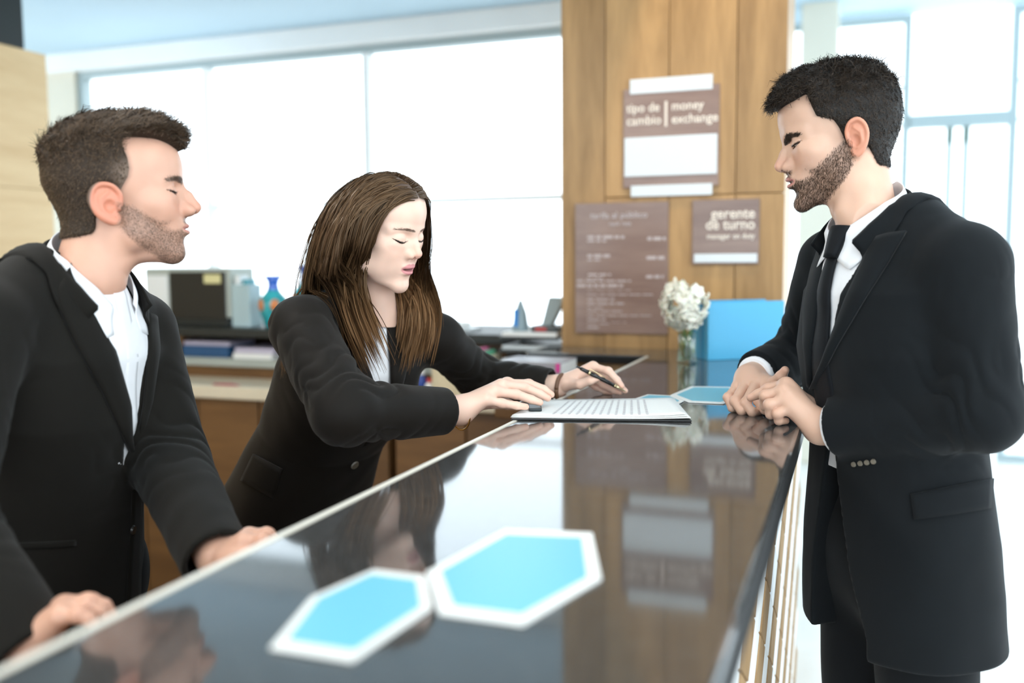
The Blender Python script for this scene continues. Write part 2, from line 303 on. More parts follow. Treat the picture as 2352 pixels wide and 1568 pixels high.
def mesh_sdf(f, lo, hi, h, B=8, slack=1.6, newton=1):
    lo = np.array(lo, float); hi = np.array(hi, float); nb = np.ceil((hi-lo)/(h*B)).astype(int); n = nb*B+1
    g = np.stack(np.meshgrid(*[np.arange(k) for k in nb], indexing='ij'), -1).reshape(-1, 3)
    cv = f((lo+(g+0.5)*h*B).astype(f4)); act = np.abs(cv) < h*B*0.87*slack
    D = np.repeat(np.repeat(np.repeat(cv.reshape(nb), B, 0), B, 1), B, 2); D = np.pad(D, ((0, 1),)*3, mode='edge').astype(f4)
    ga = g[act]; t = np.arange(B+1); off = np.stack(np.meshgrid(t, t, t, indexing='ij'), -1).reshape(-1, 3)
    for s in range(0, len(ga), 3000):
        I = (ga[s:s+3000, None, :]*B+off[None]).reshape(-1, 3); D[I[:, 0], I[:, 1], I[:, 2]] = f((lo+I*h).astype(f4))
    for ax in range(3):
        for e in (0, -1): sl = [slice(None)]*3; sl[ax] = e; D[tuple(sl)] = np.maximum(D[tuple(sl)], f4(h*0.3))
    S_ = D < 0; c = n-1
    cnt = sum(S_[i:i+c[0], j:j+c[1], k:k+c[2]].astype(np.int8) for i, j, k in _cn); cell = np.argwhere((cnt > 0) & (cnt < 8))
    vals = np.stack([D[cell[:, 0]+i, cell[:, 1]+j, cell[:, 2]+k] for i, j, k in _cn], 1)
    acc = np.zeros((len(cell), 3)); num = np.zeros(len(cell)); cn = np.array(_cn, float)
    for a, b in _ed:
        va, vb = vals[:, a], vals[:, b]; m = (va < 0) != (vb < 0); tt = np.where(m, va/(va-vb+1e-20), 0)
        acc += np.where(m[:, None], cn[a]+(cn[b]-cn[a])*tt[:, None], 0); num += m
    V = lo+h*(cell+acc/num[:, None]); idx = np.full(c, -1, np.int32); idx[cell[:, 0], cell[:, 1], cell[:, 2]] = np.arange(len(cell))
    Q = []
    for ax in range(3):
        o1, o2 = (ax+1) % 3, (ax+2) % 3; sl0 = [slice(None)]*3; sl1 = [slice(None)]*3; sl0[ax] = slice(0, -1); sl1[ax] = slice(1, None)
        ch = np.argwhere(S_[tuple(sl0)] != S_[tuple(sl1)]); ok = (ch[:, o1] > 0) & (ch[:, o2] > 0) & (ch[:, o1] < c[o1]) & (ch[:, o2] < c[o2]); ch = ch[ok]
        e1 = np.zeros(3, int); e1[o1] = 1; e2 = np.zeros(3, int); e2[o2] = 1
        q = np.stack([idx[tuple((ch-d).T)] for d in (e1+e2, e2, np.zeros(3, int), e1)], 1)
        fl = S_[tuple(ch.T)]; q = np.where(fl[:, None], q, q[:, ::-1]); Q.append(q[(q >= 0).all(1)])
    Q = np.concatenate(Q)
    for _ in range(newton):
        v0 = f(V.astype(f4)); e = h*0.35; gr = np.stack([f((V+np.eye(3)[i]*e).astype(f4))-f((V-np.eye(3)[i]*e).astype(f4)) for i in range(3)], 1)/(2*e)
        st = v0[:, None]*gr/np.maximum((gr*gr).sum(1), 0.2)[:, None]; ln = np.linalg.norm(st, axis=1)[:, None]; V = V-st*np.minimum(1, 0.45*h/(ln+1e-12))
    return V, Q
def grad(f, V, e):
    g = np.stack([f((V+np.eye(3)[i]*e).astype(f4))-f((V-np.eye(3)[i]*e).astype(f4)) for i in range(3)], 1); return g/(np.linalg.norm(g, axis=1)[:, None]+1e-12)
# ------------------------------------------------------------------ heads (local millimetres: y forward, z up, x to the side, origin between the ears)
DEF = dict(eye=1.3, lip=1.0, mouth=0.0, jaw=1.0, chin=(0, 78, -86), chin_r=(17, 15, 14), tip=(0, 111, -13), tip_r=10.0, bridge=(0, 89, 20), bridge_r=6.5, hump=0.0, brow=1.0, necks=(), ear=1.0, fore=0.0, cheek=1.0, female=0.0)
def crom(pts, m):
    p = np.asarray(pts, float); p = np.vstack([2*p[0]-p[1], p, 2*p[-1]-p[-2]]); out = []
    for i in range(1, len(p)-2):
        for t in np.arange(m)/m: out.append(0.5*(2*p[i]+(p[i+1]-p[i-1])*t+(2*p[i-1]-5*p[i]+4*p[i+1]-p[i+2])*t*t+(3*p[i]-p[i-1]-3*p[i+1]+p[i+2])*t**3))
    return np.array(out+[p[-2]])
EARP = crom([(75, 8, 4, 3.2), (78, 9, 20, 3.3), (83, 1, 33, 3.5), (87, -14, 36, 3.7), (90, -25, 26, 3.7), (90, -28, 10, 3.6), (87, -22, -6, 3.6), (82, -10, -18, 5.3), (78, -1, -21, 5.8), (75, 3, -14, 4)], 3)
def q_ear(e): return e
def ear_sdf(Q, e):
    Q = np.stack([Q[:, 0], Q[:, 1]/f4(q_ear(e)), Q[:, 2]+f4(9)], 1)
    o = chain(Q, EARP[:, :3], EARP[:, 3])
    pl = ell(Q, (82, -10, 8), (4.5, 17, 27), RX_EAR); o = smin(o, pl, 5)
    o = smin(o, chain(Q, [(83, -6, 24), (87, -16, 14), (86, -16, 0), (82, -7, -8)], [2.6, 3.2, 3.2, 2.6]), 3)
    o = smax(o, -ell(Q, (87, -3, 2), (9, 9, 11)), 3); o = smin(o, ell(Q, (78, 6, 0), (4, 4, 6)), 3)
    return o
_c, _s = math.cos(math.radians(22)), math.sin(math.radians(22)); RX_EAR = np.array([[_c, _s, 0], [-_s, _c, 0], [0, 0, 1]]).T
def slit_z(x, q): return q.get('slit', 5.6)+0.016*(x-31)**2
def head_sdf(P, q):
    ax = np.abs(P[:, 0]); Q = np.stack([ax, P[:, 1], P[:, 2]], 1).astype(f4); fm = q['female']
    cr = ell(Q, (0, -3+9*fm, 47-3*fm), (75-8*fm, 97-19*fm, 83-6*fm)); fo = ell(Q, (0, 40+q['fore'], 56), (61, 57, 60)); d = smin(cr, fo, 25)
    fa = ell(Q, (0, 40, -10), (59-4*fm, 48, 74)); d = smin(d, fa, 22)
    d = smin(d, ell(Q, (43-3*fm, 56, -6), (20, 24, 19)), 18)
    j = q['jaw']; d = smin(d, rc(Q, (47*j, 14, -40), (46*j, 20, -52), 15, 14), 26)
    d = smin(d, rc(Q, (45*j, 22, -54), (10, 74, -82), 14-2*fm, 13), 20)
    d = smin(d, ell(Q, q['chin'], q['chin_r']), 14); d = smin(d, ell(Q, (0, 42, -82+6*fm), (34, 36, 14)), 16); d = smin(d, ell(Q, (30, 66, -20), (19, 20, 19)), 16); d = smin(d, ell(Q, (33, 48, -42), (20, 26, 26)), 18) if fm else d
    d = smin(d, ell(Q, (0, 71+q.get('my', 0), -44), (33, 25, 30)), 16)
    d = smin(d, chain(Q, [(0, 86, 27), (24, 84, 31), (48, 66, 28)], [9.5*q['brow'], 9.5*q['brow'], 7]), 14)
    for a, b, r1, r2, k in q['necks']: d = smin(d, rc(P, a, b, r1, r2), k)
    def eyes(Q, d):
        d = smax(d, -ell(Q, (31, 97, 13), (18, 13, 11.5)), 12)
        d = smin(d, rc(Q, (20, 84, -2), (44, 76, 2), 6, 6), 12)
        d = smin(d, ell(Q, (32, 75.5, 11.5), (16.5, 13.9, 13.9)), 4.0)
        x = Q[:, 0]; zz = Q[:, 2]-slit_z(x, q); Z = np.stack([x, Q[:, 1], zz], 1)
        d = smin(d, chain(Z, [(19, 85.5, 1.4+q['eye']*0.7), (31, 88.6, 1.4+q['eye']*0.7), (48, 79.0, 1.4+q['eye']*0.7)], [1.0, 1.4, 1.2]), 2.0)
        return smax(d, -ell(np.stack([x, Q[:, 1]+0.030*(x-28)**2, zz], 1), (33.5, 90, 0), (18.0, 6.5, q['eye'])), 0.8)
    d = near(Q, d, (31, 86, 12), 34, eyes)
    def nose(Q, d):
        t = q['tip']; b = q['bridge']; tr = q['tip_r']
        mid = tuple((np.array(t)+np.array(b))/2+np.array([0, q['hump'], q['hump']*0.4]))
        n = chain(Q, [b, mid, t], [q['bridge_r'], q['bridge_r']+1.2, tr], 6)
        n = smin(n, ell(Q, (12.5, t[1]-10.5, t[2]-5), (7.5, 10.5, 8)), 5)
        n = smin(n, rc(Q, (0, t[1]-2, t[2]-6), (0, t[1]-14, t[2]-10), 5, 5), 4)
        n = smin(n, rc(Q, (8, b[1]-7, b[2]-6), (13, t[1]-17, t[2]-1), 6.5, 9), 10)
        d = smin(d, n, 9)
        return smax(d, -ell(Q, (7.2, t[1]-6, t[2]-12), (3.6, 6.5, 5.0)), 2)
    d = near(Q, d, (0, 100, 0), 52, nose)
    def lips(Q, d):
        x = Q[:, 0]; L = q['lip']; mo = q['mouth']; my = q.get('my', 0); y0 = 90.5+my
        zc = -48.5 + 0.004*x*x*(1 if mo < 1 else 0.3); Z = np.stack([x, Q[:, 1]+0.010*x*x, Q[:, 2]-zc], 1)
        d = smax(d, -rc(Q, (0, 105, -30), (0, 104, -40), 3, 3.5), 5)
        d = smin(d, ell(Z, (6, y0, 4.5+mo*0.5), (19, 10.5, 6.0*L)), 4); d = smin(d, ell(Z, (0, y0-1, -5.5-mo), (20, 11, 6.6*L)), 4)
        d = smax(d, -ell(Z, (0, 103+my, -0.3-mo*0.4), (23-3*(mo > 1), 12+mo*2.5, 1.1+mo)), 1.5)
        d = smax(d, -ell(Q, (0, 104, -68), (18, 12, 6)), 8)
        return d
    d = near(Q, d, (0, 92, -50), 44, lips)
    d = near(Q, d, (82, -8, -1), 44, lambda Q, d: smax(smin(d, ear_sdf(Q, q['ear']), 4), -ell(Q, (85, 1, -7), (5, 3.2, 5)), 3) if q['ear'] else d)
    return d
def ss(x, a, b): t = np.clip((x-a)/(b-a), 0, 1); return t*t*(3-2*t)
def vnoise(P, s, seed=0):                 # cheap smooth value noise in [-1,1]
    r = np.random.default_rng(seed); o = np.zeros(len(P))
    for i in range(7):
        k = r.normal(size=3); k /= np.linalg.norm(k); o += np.sin(P@k*(s*(0.7+0.25*i))+r.uniform(0, 6.28)+1.7*np.sin(P@r.normal(size=3)*s*0.35))
    return o/4.0
def head_masks(P, q):
    x = np.abs(P[:, 0]); y = P[:, 1]; z = P[:, 2]; m = {}
    zc = -48.5+0.004*x*x*(1 if q['mouth'] < 1 else 0.3)
    m['lip'] = (1-ss(np.hypot(x/23.5, (z-zc-0.3)/(10.5*q['lip']+q['mouth']))+0.12*np.maximum(0, 1-x/5)*(z > zc), 0.86, 1.02))*(y > 82)
    br = np.hypot(np.maximum(0, np.abs(x-30)-18)/5, (z-(27.0+3.4*np.sin((x-10)/44*3.1)+q.get('browz', 0)-q.get('frown', 0)*np.maximum(0, 30-x)/20))/(q.get('browt', 4.8)-0.06*np.maximum(0, x-28))); m['brow'] = (1-ss(br, 0.6, 1.1))*(y > 60)
    sl = np.hypot((x-33.5)/18, (z-slit_z(x, q)-0.6-q['eye']*0.7)/(1.7+0.4*q['eye'])); m['lash'] = (1-ss(sl, 0.75, 1.05))*(y > 70)
    # beard zone
    up = np.interp(y, [0, 30, 60, 80, 100], [5, -12, -34, -36, -29]); low = np.interp(y, [0, 20, 45, 60, 90], [-38, -62, -86, -106, -115])
    bd = ss(up+q.get('beard_up', 0)-z, -4, 7)*ss(z-low, -6, 6)*ss(y, -2, 10)
    bd *= 1-(1-ss(np.hypot(x/25, (z-zc)/9.0), 0.85, 1.05))*(y > 80)
    bd *= 1-0.85*(1-ss(np.hypot((x-2)/11, (z+63)/7), 0.7, 1.2))*(y > 80)*0
    bd *= 1-(1-ss(np.hypot((x-32)/17, (z+38)/14), 0.6, 1.1))*(y > 55)
    m['beard'] = bd*(1-m['lip'])
    hy = np.interp(z, [-40, -18, -6, 20, 36, 48, 66, 76, 84], q.get('hairline', [-30, -22, 10, 18, 26, 51, 55, 56, 57])) # hairline y at height z (side)
    tz = np.interp(x, [0, 20, 45, 70], q.get('front', [78, 78, 82, 95])); m['hair'] = np.maximum(ss(hy-y, -5, 11), ss(z-tz, -4, 7))*ss(z-np.interp(y, [-100, -60, -40, -25, -10], q.get('nape', [-60, -58, -45, -30, -8])), -4, 4)
    ew = ss(x, 73, 77)*(1-ss(np.hypot((y+8)/24, (z+2)/34), 0.9, 1.05)); m['ear'] = ew; m['hair'] *= 1-ew
    return m
def rot_from(fwd, pitch_down=0.0, roll=0.0):
    f = np.array([fwd[0], fwd[1], 0.0]); f /= np.linalg.norm(f); p = math.radians(pitch_down); F3 = f*math.cos(p)+np.array([0, 0, -math.sin(p)])
    r = np.cross(F3, [0, 0, 1.0]); r /= np.linalg.norm(r); u = np.cross(r, F3); a = math.radians(roll)
    return np.stack([r*math.cos(a)+u*math.sin(a), F3, -r*math.sin(a)+u*math.cos(a)], 1)   # columns right, forward, up
UH = np.array([math.cos(YAW), math.sin(YAW), 0.0]); VH = np.array([-math.sin(YAW), math.cos(YAW), 0.0])
def UV(u, v): return UH*u+VH*v
def skin_mat(name, rough=0.42):
    m = mat(name, (0.6, 0.4, 0.3), rough, sss=0.12, bump=0.15, bscale=900, spec=0.4); N, L = nodes(m); b = N['Principled BSDF']
    a = N.new('ShaderNodeVertexColor'); a.layer_name = 'Col'; L.new(a.outputs['Color'], b.inputs['Base Color']); return m
MT_SKIN = skin_mat('skin')
def lerp(a, b, t): return a*(1-t[:, None])+np.array(b)[None]*t[:, None]
def head_colour(P, q, skin, lipc, beardc, bd_amt, browc):
    m = head_masks(P, q); x = np.abs(P[:, 0]); y = P[:, 1]; z = P[:, 2]; c = np.tile(np.array(skin), (len(P), 1))
    red = np.exp(-((x-38)/18)**2-((z+14)/18)**2)*(y > 40)*(0.35-0.2*q['female'])+np.exp(-(x/16)**2-((z+14)/12)**2)*(y > 95)*0.5+m['ear']*0.95
    c = lerp(c, np.array(skin)*[1.0, 0.68, 0.60], np.clip(red, 0, 1)); c *= (1+0.04*vnoise(P, 0.12, 3))[:, None]
    c = lerp(c, beardc, m['beard']*bd_amt*(0.75+0.25*vnoise(P, 0.9, 5))); c = lerp(c, lipc, m['lip']); c = lerp(c, browc, m['brow']*0.9)
    c = lerp(c, (0.05, 0.03, 0.025), m['lash']*0.9)
    ins = (np.hypot(x/7, 1) < 0) ; zc = -48.5
    c = lerp(c, (0.10, 0.03, 0.025), (1-ss(np.hypot(x/20, (z-zc)/(1.0+q['mouth'])), 0.8, 1.05))*(y > 80)*(y < 101)*min(1, 0.5+q['mouth']))
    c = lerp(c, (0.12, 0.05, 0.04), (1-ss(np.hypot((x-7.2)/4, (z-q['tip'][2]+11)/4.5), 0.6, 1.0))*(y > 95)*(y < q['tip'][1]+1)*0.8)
    return np.clip(c, 0.005, 1), m
# ------------------------------------------------------------------ hair, hands, cloth helpers
def hair_mat(name, rough=0.38, aniso=0.0):
    m = mat(name, (0.03, 0.02, 0.015), rough, spec=0.22); N, L = nodes(m); b = N['Principled BSDF']
    a = N.new('ShaderNodeVertexColor'); a.layer_name = 'Col'; L.new(a.outputs['Color'], b.inputs['Base Color'])
    tc = N.new('ShaderNodeTexCoord'); n = N.new('ShaderNodeTexNoise'); n.inputs['Scale'].default_value = 420; n.inputs['Detail'].default_value = 5; L.new(tc.outputs['Object'], n.inputs['Vector'])
    bp = N.new('ShaderNodeBump'); bp.inputs['Strength'].default_value = 0.8; bp.inputs['Distance'].default_value = 0.003; L.new(n.outputs['Fac'], bp.inputs['Height']); L.new(bp.outputs[0], b.inputs['Normal']); return m
MT_HAIR = hair_mat('hair_strands')
def ribbons(paths, widths, side):           # paths (n,k,3); widths (k,) or (n,k); side (n,3)
    n, k, _ = paths.shape; w = np.broadcast_to(widths, (n, k))[..., None]*0.5; T = np.gradient(paths, axis=1)
    sd = np.cross(T, np.broadcast_to(side[:, None, :], T.shape)); sd /= np.linalg.norm(sd, axis=2)[..., None]+1e-9
    V = np.stack([paths-sd*w, paths+sd*w], 2).reshape(-1, 3); b = (np.arange(n)*2*k)[:, None]+(np.arange(k-1)*2)[None]
    Q = np.stack([b, b+1, b+3, b+2], -1).reshape(-1, 4); return V, Q
def sample_faces(V, Q, n, wt=None, seed=1):
    r = np.random.default_rng(seed); c = V[Q].mean(1); a = np.linalg.norm(np.cross(V[Q[:, 2]]-V[Q[:, 0]], V[Q[:, 3]]-V[Q[:, 1]]), axis=1)
    if wt is not None: a = a*wt
    i = r.choice(len(Q), n, p=a/a.sum()); u = r.random((n, 4)); u /= u.sum(1)[:, None]; return (V[Q[i]]*u[..., None]).sum(1), i
def short_hair(parent, q, R, o, s, thick, flow, length, n, c1, c2, seed=1, shell_col=None, wid=1.1, curl=0.0, name='hair'):
    q2 = dict(q, ear=0, necks=q['necks'])
    def f(P):
        d = head_sdf(P, q2); m = head_masks(P, q)['hair']; return smax(d-(thick(P)*(0.08+0.92*ss(m, 0.42, 1.0))).astype(f4), ((0.42-m)*14).astype(f4), 3)
    V, Q = mesh_sdf(f, (-105, -130, -75), (105, 125, 170), 2.6, newton=0); N_ = grad(f, V, 1.0)
    P0, fi = sample_faces(V, Q, n, None, seed); NN = N_[Q[fi, 0]]; r = np.random.default_rng(seed+5)
    hd = head_sdf(P0.astype(f4), q2); keep = (hd > 0.3) & ((head_masks(P0, q)['hair'] > 0.8) | (P0[:, 1] < 5)); P0, NN = P0[keep], NN[keep]
    T = flow(P0); T = T-NN*(T*NN).sum(1)[:, None]*0.75; T += r.normal(size=T.shape)*0.16+np.stack([vnoise(P0, 0.14, seed+i) for i in (1, 2, 3)], 1)*0.35; T = T-NN*(T*NN).sum(1)[:, None]; T += NN*(r.random((len(T), 1))*0.20-0.05); T /= np.linalg.norm(T, axis=1)[:, None]
    ln = length(P0)*r.uniform(0.6, 1.25, len(P0))*(0.35+0.65*ss(head_masks(P0, q)['hair'], 0.5, 0.95)); k = 4; tt = np.linspace(-0.35, 1, k)
    sw = np.cross(T, NN)*r.normal(size=(len(P0), 1))
    pa = P0[:, None]+T[:, None]*(ln[:, None]*tt)[..., None]+NN[:, None]*((0.12+0.22*r.random(len(P0)))[:, None]*ln[:, None]*(tt**2-0.45*tt-0.25))[..., None]+sw[:, None]*(ln[:, None]*curl*np.sin(tt*2.6))[..., None]
    RV, RQ = ribbons(pa, np.array([1, 0.95, 0.75, 0.2])*wid, NN)
    t = r.random(len(P0)); col = np.repeat(np.array(c1)*(1-t[:, None])+np.array(c2)*t[:, None], 2*k, 0)
    sc = shell_col if shell_col is not None else np.array(c1); sc = sc(V) if callable(sc) else np.tile(np.array(sc), (len(V), 1))
    AV = np.vstack([V, RV]); AC = np.vstack([sc, col]); AQ = np.vstack([Q, RQ+len(V)])
    return from_np(name, o+(AV*0.001*s)@R.T, AQ, MT_HAIR, parent, True, AC)
def face_hair(parent, name, V, Q, f, wt, q, R, o, s, n, flow, length, c1, c2, seed, wid=0.45, lift=0.5):
    P0, fi = sample_faces(V, Q, n, wt[Q].mean(1)+1e-9, seed); NN = grad(f, P0, 0.6); r = np.random.default_rng(seed)
    T = flow(P0)+r.normal(size=P0.shape)*0.25; T = T-NN*(T*NN).sum(1)[:, None]; T /= np.linalg.norm(T, axis=1)[:, None]+1e-9
    ln = length*r.uniform(0.5, 1.3, len(P0)); tt = np.linspace(0, 1, 3)
    pa = P0[:, None]-NN[:, None]*0.2+T[:, None]*(ln[:, None]*tt)[..., None]+NN[:, None]*(ln[:, None]*lift*tt*(1-0.3*tt))[..., None]
    RV, RQ = ribbons(pa, np.array([1, 0.8, 0.2])*wid, NN); t = r.random(len(P0)); col = np.repeat(np.array(c1)*(1-t[:, None])+np.array(c2)*t[:, None], 6, 0)
    return from_np(name, o+(RV*0.001*s)@R.T, RQ, MT_HAIR, parent, True, col)
def hand_mesh(H, g, skin, arm, h=0.0019):
    """H: wrist point and finger joints (world); g: girth factor; arm: forearm points"""
    fr = np.array([0.0105, 0.0096, 0.0088, 0.0070])*g; tr = np.array([0.0135, 0.0120, 0.0104, 0.0078])*g; w = H['wrist']
    fm = [0.98, 1.0, 0.97, 0.86]
    def f(P):
        d = chain(P, arm+[w], [0.036*g]*(len(arm)-1)+[0.031*g, 0.026*g])
        p = None
        for i, fg in enumerate(H['f']):
            b = w+(fg[0]-w)*0.12
            e = rc(P, b, fg[0], 0.017*g, fr[0]*fm[i]*1.25); p = e if p is None else smin(p, e, 0.016*g)
        d = smin(d, p, 0.02*g); d = smin(d, rc(P, H['t'][0], H['f'][0][0], 0.013*g, 0.009*g), 0.014*g)
        fs = None
        for i, fg in enumerate(H['f']):
            e = chain(P, fg, fr*fm[i], 0.003); e = smin(e, sph(P, fg[1]*0.94+fg[0]*0.06, fr[1]*fm[i]*1.08), 0.004); fs = e if fs is None else np.minimum(fs, e)
        d = smin(d, fs, 0.006*g); return smin(d, chain(P, H['t'], tr, 0.004), 0.010*g)
    allp = np.array([w]+[p for fg in H['f'] for p in fg]+list(H['t'])+[arm[-1]])
    V, Q = mesh_sdf(f, allp.min(0)-0.03, allp.max(0)+0.03, h)
    c = np.tile(np.array(skin), (len(V), 1)); red = np.zeros(len(V)); nail = np.zeros(len(V)); 
    for i, fg in enumerate(H['f']+[H['t']]):
        for j, a in ((1, 0.5), (3, 0.6), (0, 0.35)): red = np.maximum(red, a*np.exp(-((V-fg[j])**2).sum(1)/(0.010*g)**2))
    c = lerp(c, np.array(skin)*[1.0, 0.74, 0.68], red*0.8); return V, Q, c
def finger(*pp): return [at(*p) for p in pp]
def torso_fn(o, R, zs, a, b, cy, p=2.3):
    o = np.array(o); R = np.array(R)
    def f(P, off=0.0):
        q = (P-o.astype(f4))@R.astype(f4); z = q[:, 2]
        aa = np.interp(z, zs, a)+off; bb = np.interp(z, zs, b)+off; c = np.interp(z, zs, cy)
        n = (np.abs(q[:, 0]/aa)**p+np.abs((q[:, 1]-c)/bb)**p)**(1/p); d = (n-1)*np.minimum(aa, bb)*0.92
        d = smax(d.astype(f4), (z-(zs[-1]+off)).astype(f4), 0.05); return smax(d, (zs[0]-z).astype(f4), 0.008).astype(f4)
    return f
def march(f, O, D, t0, t1, n=90):
    t = np.full(len(D), t0); best = np.full(len(D), 9e9); bt = t.copy()
    for _ in range(n):
        v = f((O+D*t[:, None]).astype(f4)); m = np.abs(v) < best; best[m] = np.abs(v)[m]; bt[m] = t[m]; t = np.where((t < t1) & (np.abs(v) > 1e-4), t+v*0.7, t)
    return O+D*bt[:, None]
def pray(px, py): return CF[None]+CR[None]*((np.asarray(px, float)-1176.0)/F_PX)[:, None]-CU[None]*((np.asarray(py, float)-784.0)/F_PX)[:, None]
def resample(pl, n):
    pl = np.asarray(pl, float); s = np.r_[0, np.cumsum(np.linalg.norm(np.diff(pl, axis=0), axis=1))]; t = np.linspace(0, s[-1], n); return np.stack([np.interp(t, s, pl[:, i]) for i in range(pl.shape[1])], 1)
def sheet(name, G, N_, thick, m, parent, roll=0.0, smooth=True):     # grid of points (nu,nv,3) with normals -> slab of given thickness
    nu, nv, _ = G.shape; top = G+N_*thick; V = np.vstack([top.reshape(-1, 3), G.reshape(-1, 3)]); i = np.arange(nu*nv).reshape(nu, nv)
    a = np.stack([i[:-1, :-1], i[1:, :-1], i[1:, 1:], i[:-1, 1:]], -1).reshape(-1, 4); off = nu*nv; Q = [a, (a+off)[:, ::-1]]
    for e in (i[0, :], i[-1, ::-1], i[::-1, 0], i[:, -1]): Q.append(np.stack([e[:-1], e[1:], e[1:]+off, e[:-1]+off], -1))
    Q = np.vstack(Q)
    # orient by the first face
    n0 = np.cross(V[Q[0, 1]]-V[Q[0, 0]], V[Q[0, 2]]-V[Q[0, 0]]); 
    if n0@N_[0, 0] < 0: Q = Q[:, ::-1]
    return from_np(name, V, Q, m, parent, smooth)
def patch_px(name, f, e1, e2, nu, nv, off, thick, m, parent, t0=0.9, t1=2.4, puff=0.0):   # strip between two outlines, laid on the surface f
    A1 = resample(e1, nu); A2 = resample(e2, nu); w = np.linspace(0, 1, nv); g = A1[:, None]*(1-w)[None, :, None]+A2[:, None]*w[None, :, None]; g = g.reshape(-1, 2)
    D = pray(g[:, 0], g[:, 1]); X = march(f, CAM, D, t0, t1); N_ = grad(f, X, 0.006); G = X+N_*off
    if puff: wv = np.tile(np.sin(w*np.pi), nu); G = G+N_*(puff*wv)[:, None]
    return sheet(name, G.reshape(nu, nv, 3), N_.reshape(nu, nv, 3), thick, m, parent)
def patch_loc(name, f, o, R, e1, e2, nu, nv, off, thick, m, parent, side=0.0, puff=0.0):     # the same, outlines given in the wearer's own frame (x across, z up), laid on from direction `side` degrees round
    A1 = resample(e1, nu); A2 = resample(e2, nu); w = np.linspace(0, 1, nv); g = (A1[:, None]*(1-w)[None, :, None]+A2[:, None]*w[None, :, None]).reshape(-1, 2)
    a = math.radians(side); rx = R[:, 0]*math.cos(a)-R[:, 1]*math.sin(a); ry = R[:, 1]*math.cos(a)+R[:, 0]*math.sin(a)
    O = np.asarray(o)+g[:, :1]*rx+g[:, 1:]*R[:, 2]+ry*0.42; X = march(f, O, np.tile(-ry, (len(O), 1)), 0.0, 0.6); N_ = grad(f, X, 0.006); G = X+N_*off
    if puff: G = G+N_*(puff*np.tile(np.sin(w*np.pi), nu))[:, None]
    return sheet(name, G.reshape(nu, nv, 3), N_.reshape(nu, nv, 3), thick, m, parent)
def ring_strip(name, C, R, th, r_in, z_in, r_out, z_out, m, parent, nv=7, thick=0.0022, oval=(1.0, 1.0), bulge=0.0, surf=None):
    """collar: strip round the neck. th in degrees from the front, lists give the upper/inner and lower/outer edge"""
    t = np.linspace(th[0], th[-1], 64); ri, zi, ro, zo = [np.interp(t, th, v) for v in (r_in, z_in, r_out, z_out)]; a = np.radians(t); w = np.linspace(0, 1, nv)
    d = np.sin(a)[:, None]*R[:, 0]*oval[0]+np.cos(a)[:, None]*R[:, 1]*oval[1]; rr = ri[:, None]*(1-w)+ro[:, None]*w+bulge*np.sin(w*np.pi)[None]; zz = zi[:, None]*(1-w)+zo[:, None]*w
    G = np.asarray(C)+d[:, None, :]*rr[..., None]+R[:, 2]*zz[..., None]; du = np.gradient(G, axis=0); dv = np.gradient(G, axis=1); N_ = np.cross(du, dv); N_ /= np.linalg.norm(N_, axis=2)[..., None]+1e-9
    if (N_*d[:, None, :]).sum() < 0: N_ = -N_
    if surf is not None:
        for _ in range(3):
            X = G.reshape(-1, 3); sd = surf(X.astype(f4)); gn = grad(surf, X, 0.004); ww = np.tile(np.clip(w*2.2-0.35, 0, 1), len(t)); mv = np.where(sd < 0.002, 0.002-sd, (0.002-sd)*ww); G = (X+gn*np.clip(mv, -0.03, 0.03)[:, None]).reshape(G.shape)
    return sheet(name, G, N_, thick, m, parent)
def folds(V, N_, joints, seed, base=0.0012, amp=0.0045):
    """cloth: broad soft waves plus creases bunched at the bends of the sleeves"""
    d = base*vnoise(V, 26, seed)+base*0.6*vnoise(V*[1, 1, 0.45], 55, seed+1)
    for a, b, c, rad, am in joints:                     # limb a-b-c bending at b
        ax = c-a; ax = ax/np.linalg.norm(ax); rel = V-b; dist = np.linalg.norm(rel, axis=1); wgt = np.exp(-(dist/rad)**2); s = rel@ax
        n = vnoise(V, 40, seed+7); inn = (a+c)/2-b; inn = inn/(np.linalg.norm(inn)+1e-9); side = 0.6+0.6*np.clip(rel@inn/0.06, -1, 1)
        d += am*amp*wgt*side*(np.abs(np.sin(s/0.0135+2.3*n+np.arctan2(rel@np.cross(ax, inn), rel@inn)*1.9))**0.8-0.55)*1.3
    return V+N_*d[:, None]
def frame(fu, fv, pitch_fwd=0.0, roll=0.0):
    return rot_from(UV(fu, fv), pitch_fwd, roll)
def button(parent, f, px, py, r, m, t0=0.9, t1=2.4, name='button', off=0.004):
    X = march(f, CAM, pray([px], [py]), t0, t1)[0]; n = grad(f, X[None], 0.006)[0]; bm = bmesh.new(); bmesh.ops.create_cone(bm, cap_ends=True, segments=18, radius1=r, radius2=r*0.85, depth=0.003)
    me = bpy.data.meshes.new(name); bm.to_mesh(me); bm.free(); o = link(name, me, m, parent); o.rotation_mode = 'QUATERNION'; o.rotation_quaternion = Vector(n).to_track_quat('Z', 'Y'); o.location = tuple(X+n*off)
    inv = parent.matrix_world.inverted() if parent else None
    return o
def cloth_mat(name, col, rough=0.8, sheen=0.06, weave=0.25):
    return mat(name, col, rough, var=0.10, vscale=12, bump=weave, bscale=1400, sheen=sheen, spec=0.12)
MT_SUIT1 = cloth_mat('charcoal_wool', (0.0085, 0.0074, 0.0058)); MT_SUIT2 = cloth_mat('black_wool', (0.0050, 0.0064, 0.0078)); MT_SUITW = cloth_mat("black_brown_suiting", (0.0085, 0.0064, 0.0047), 0.62, 0.06)
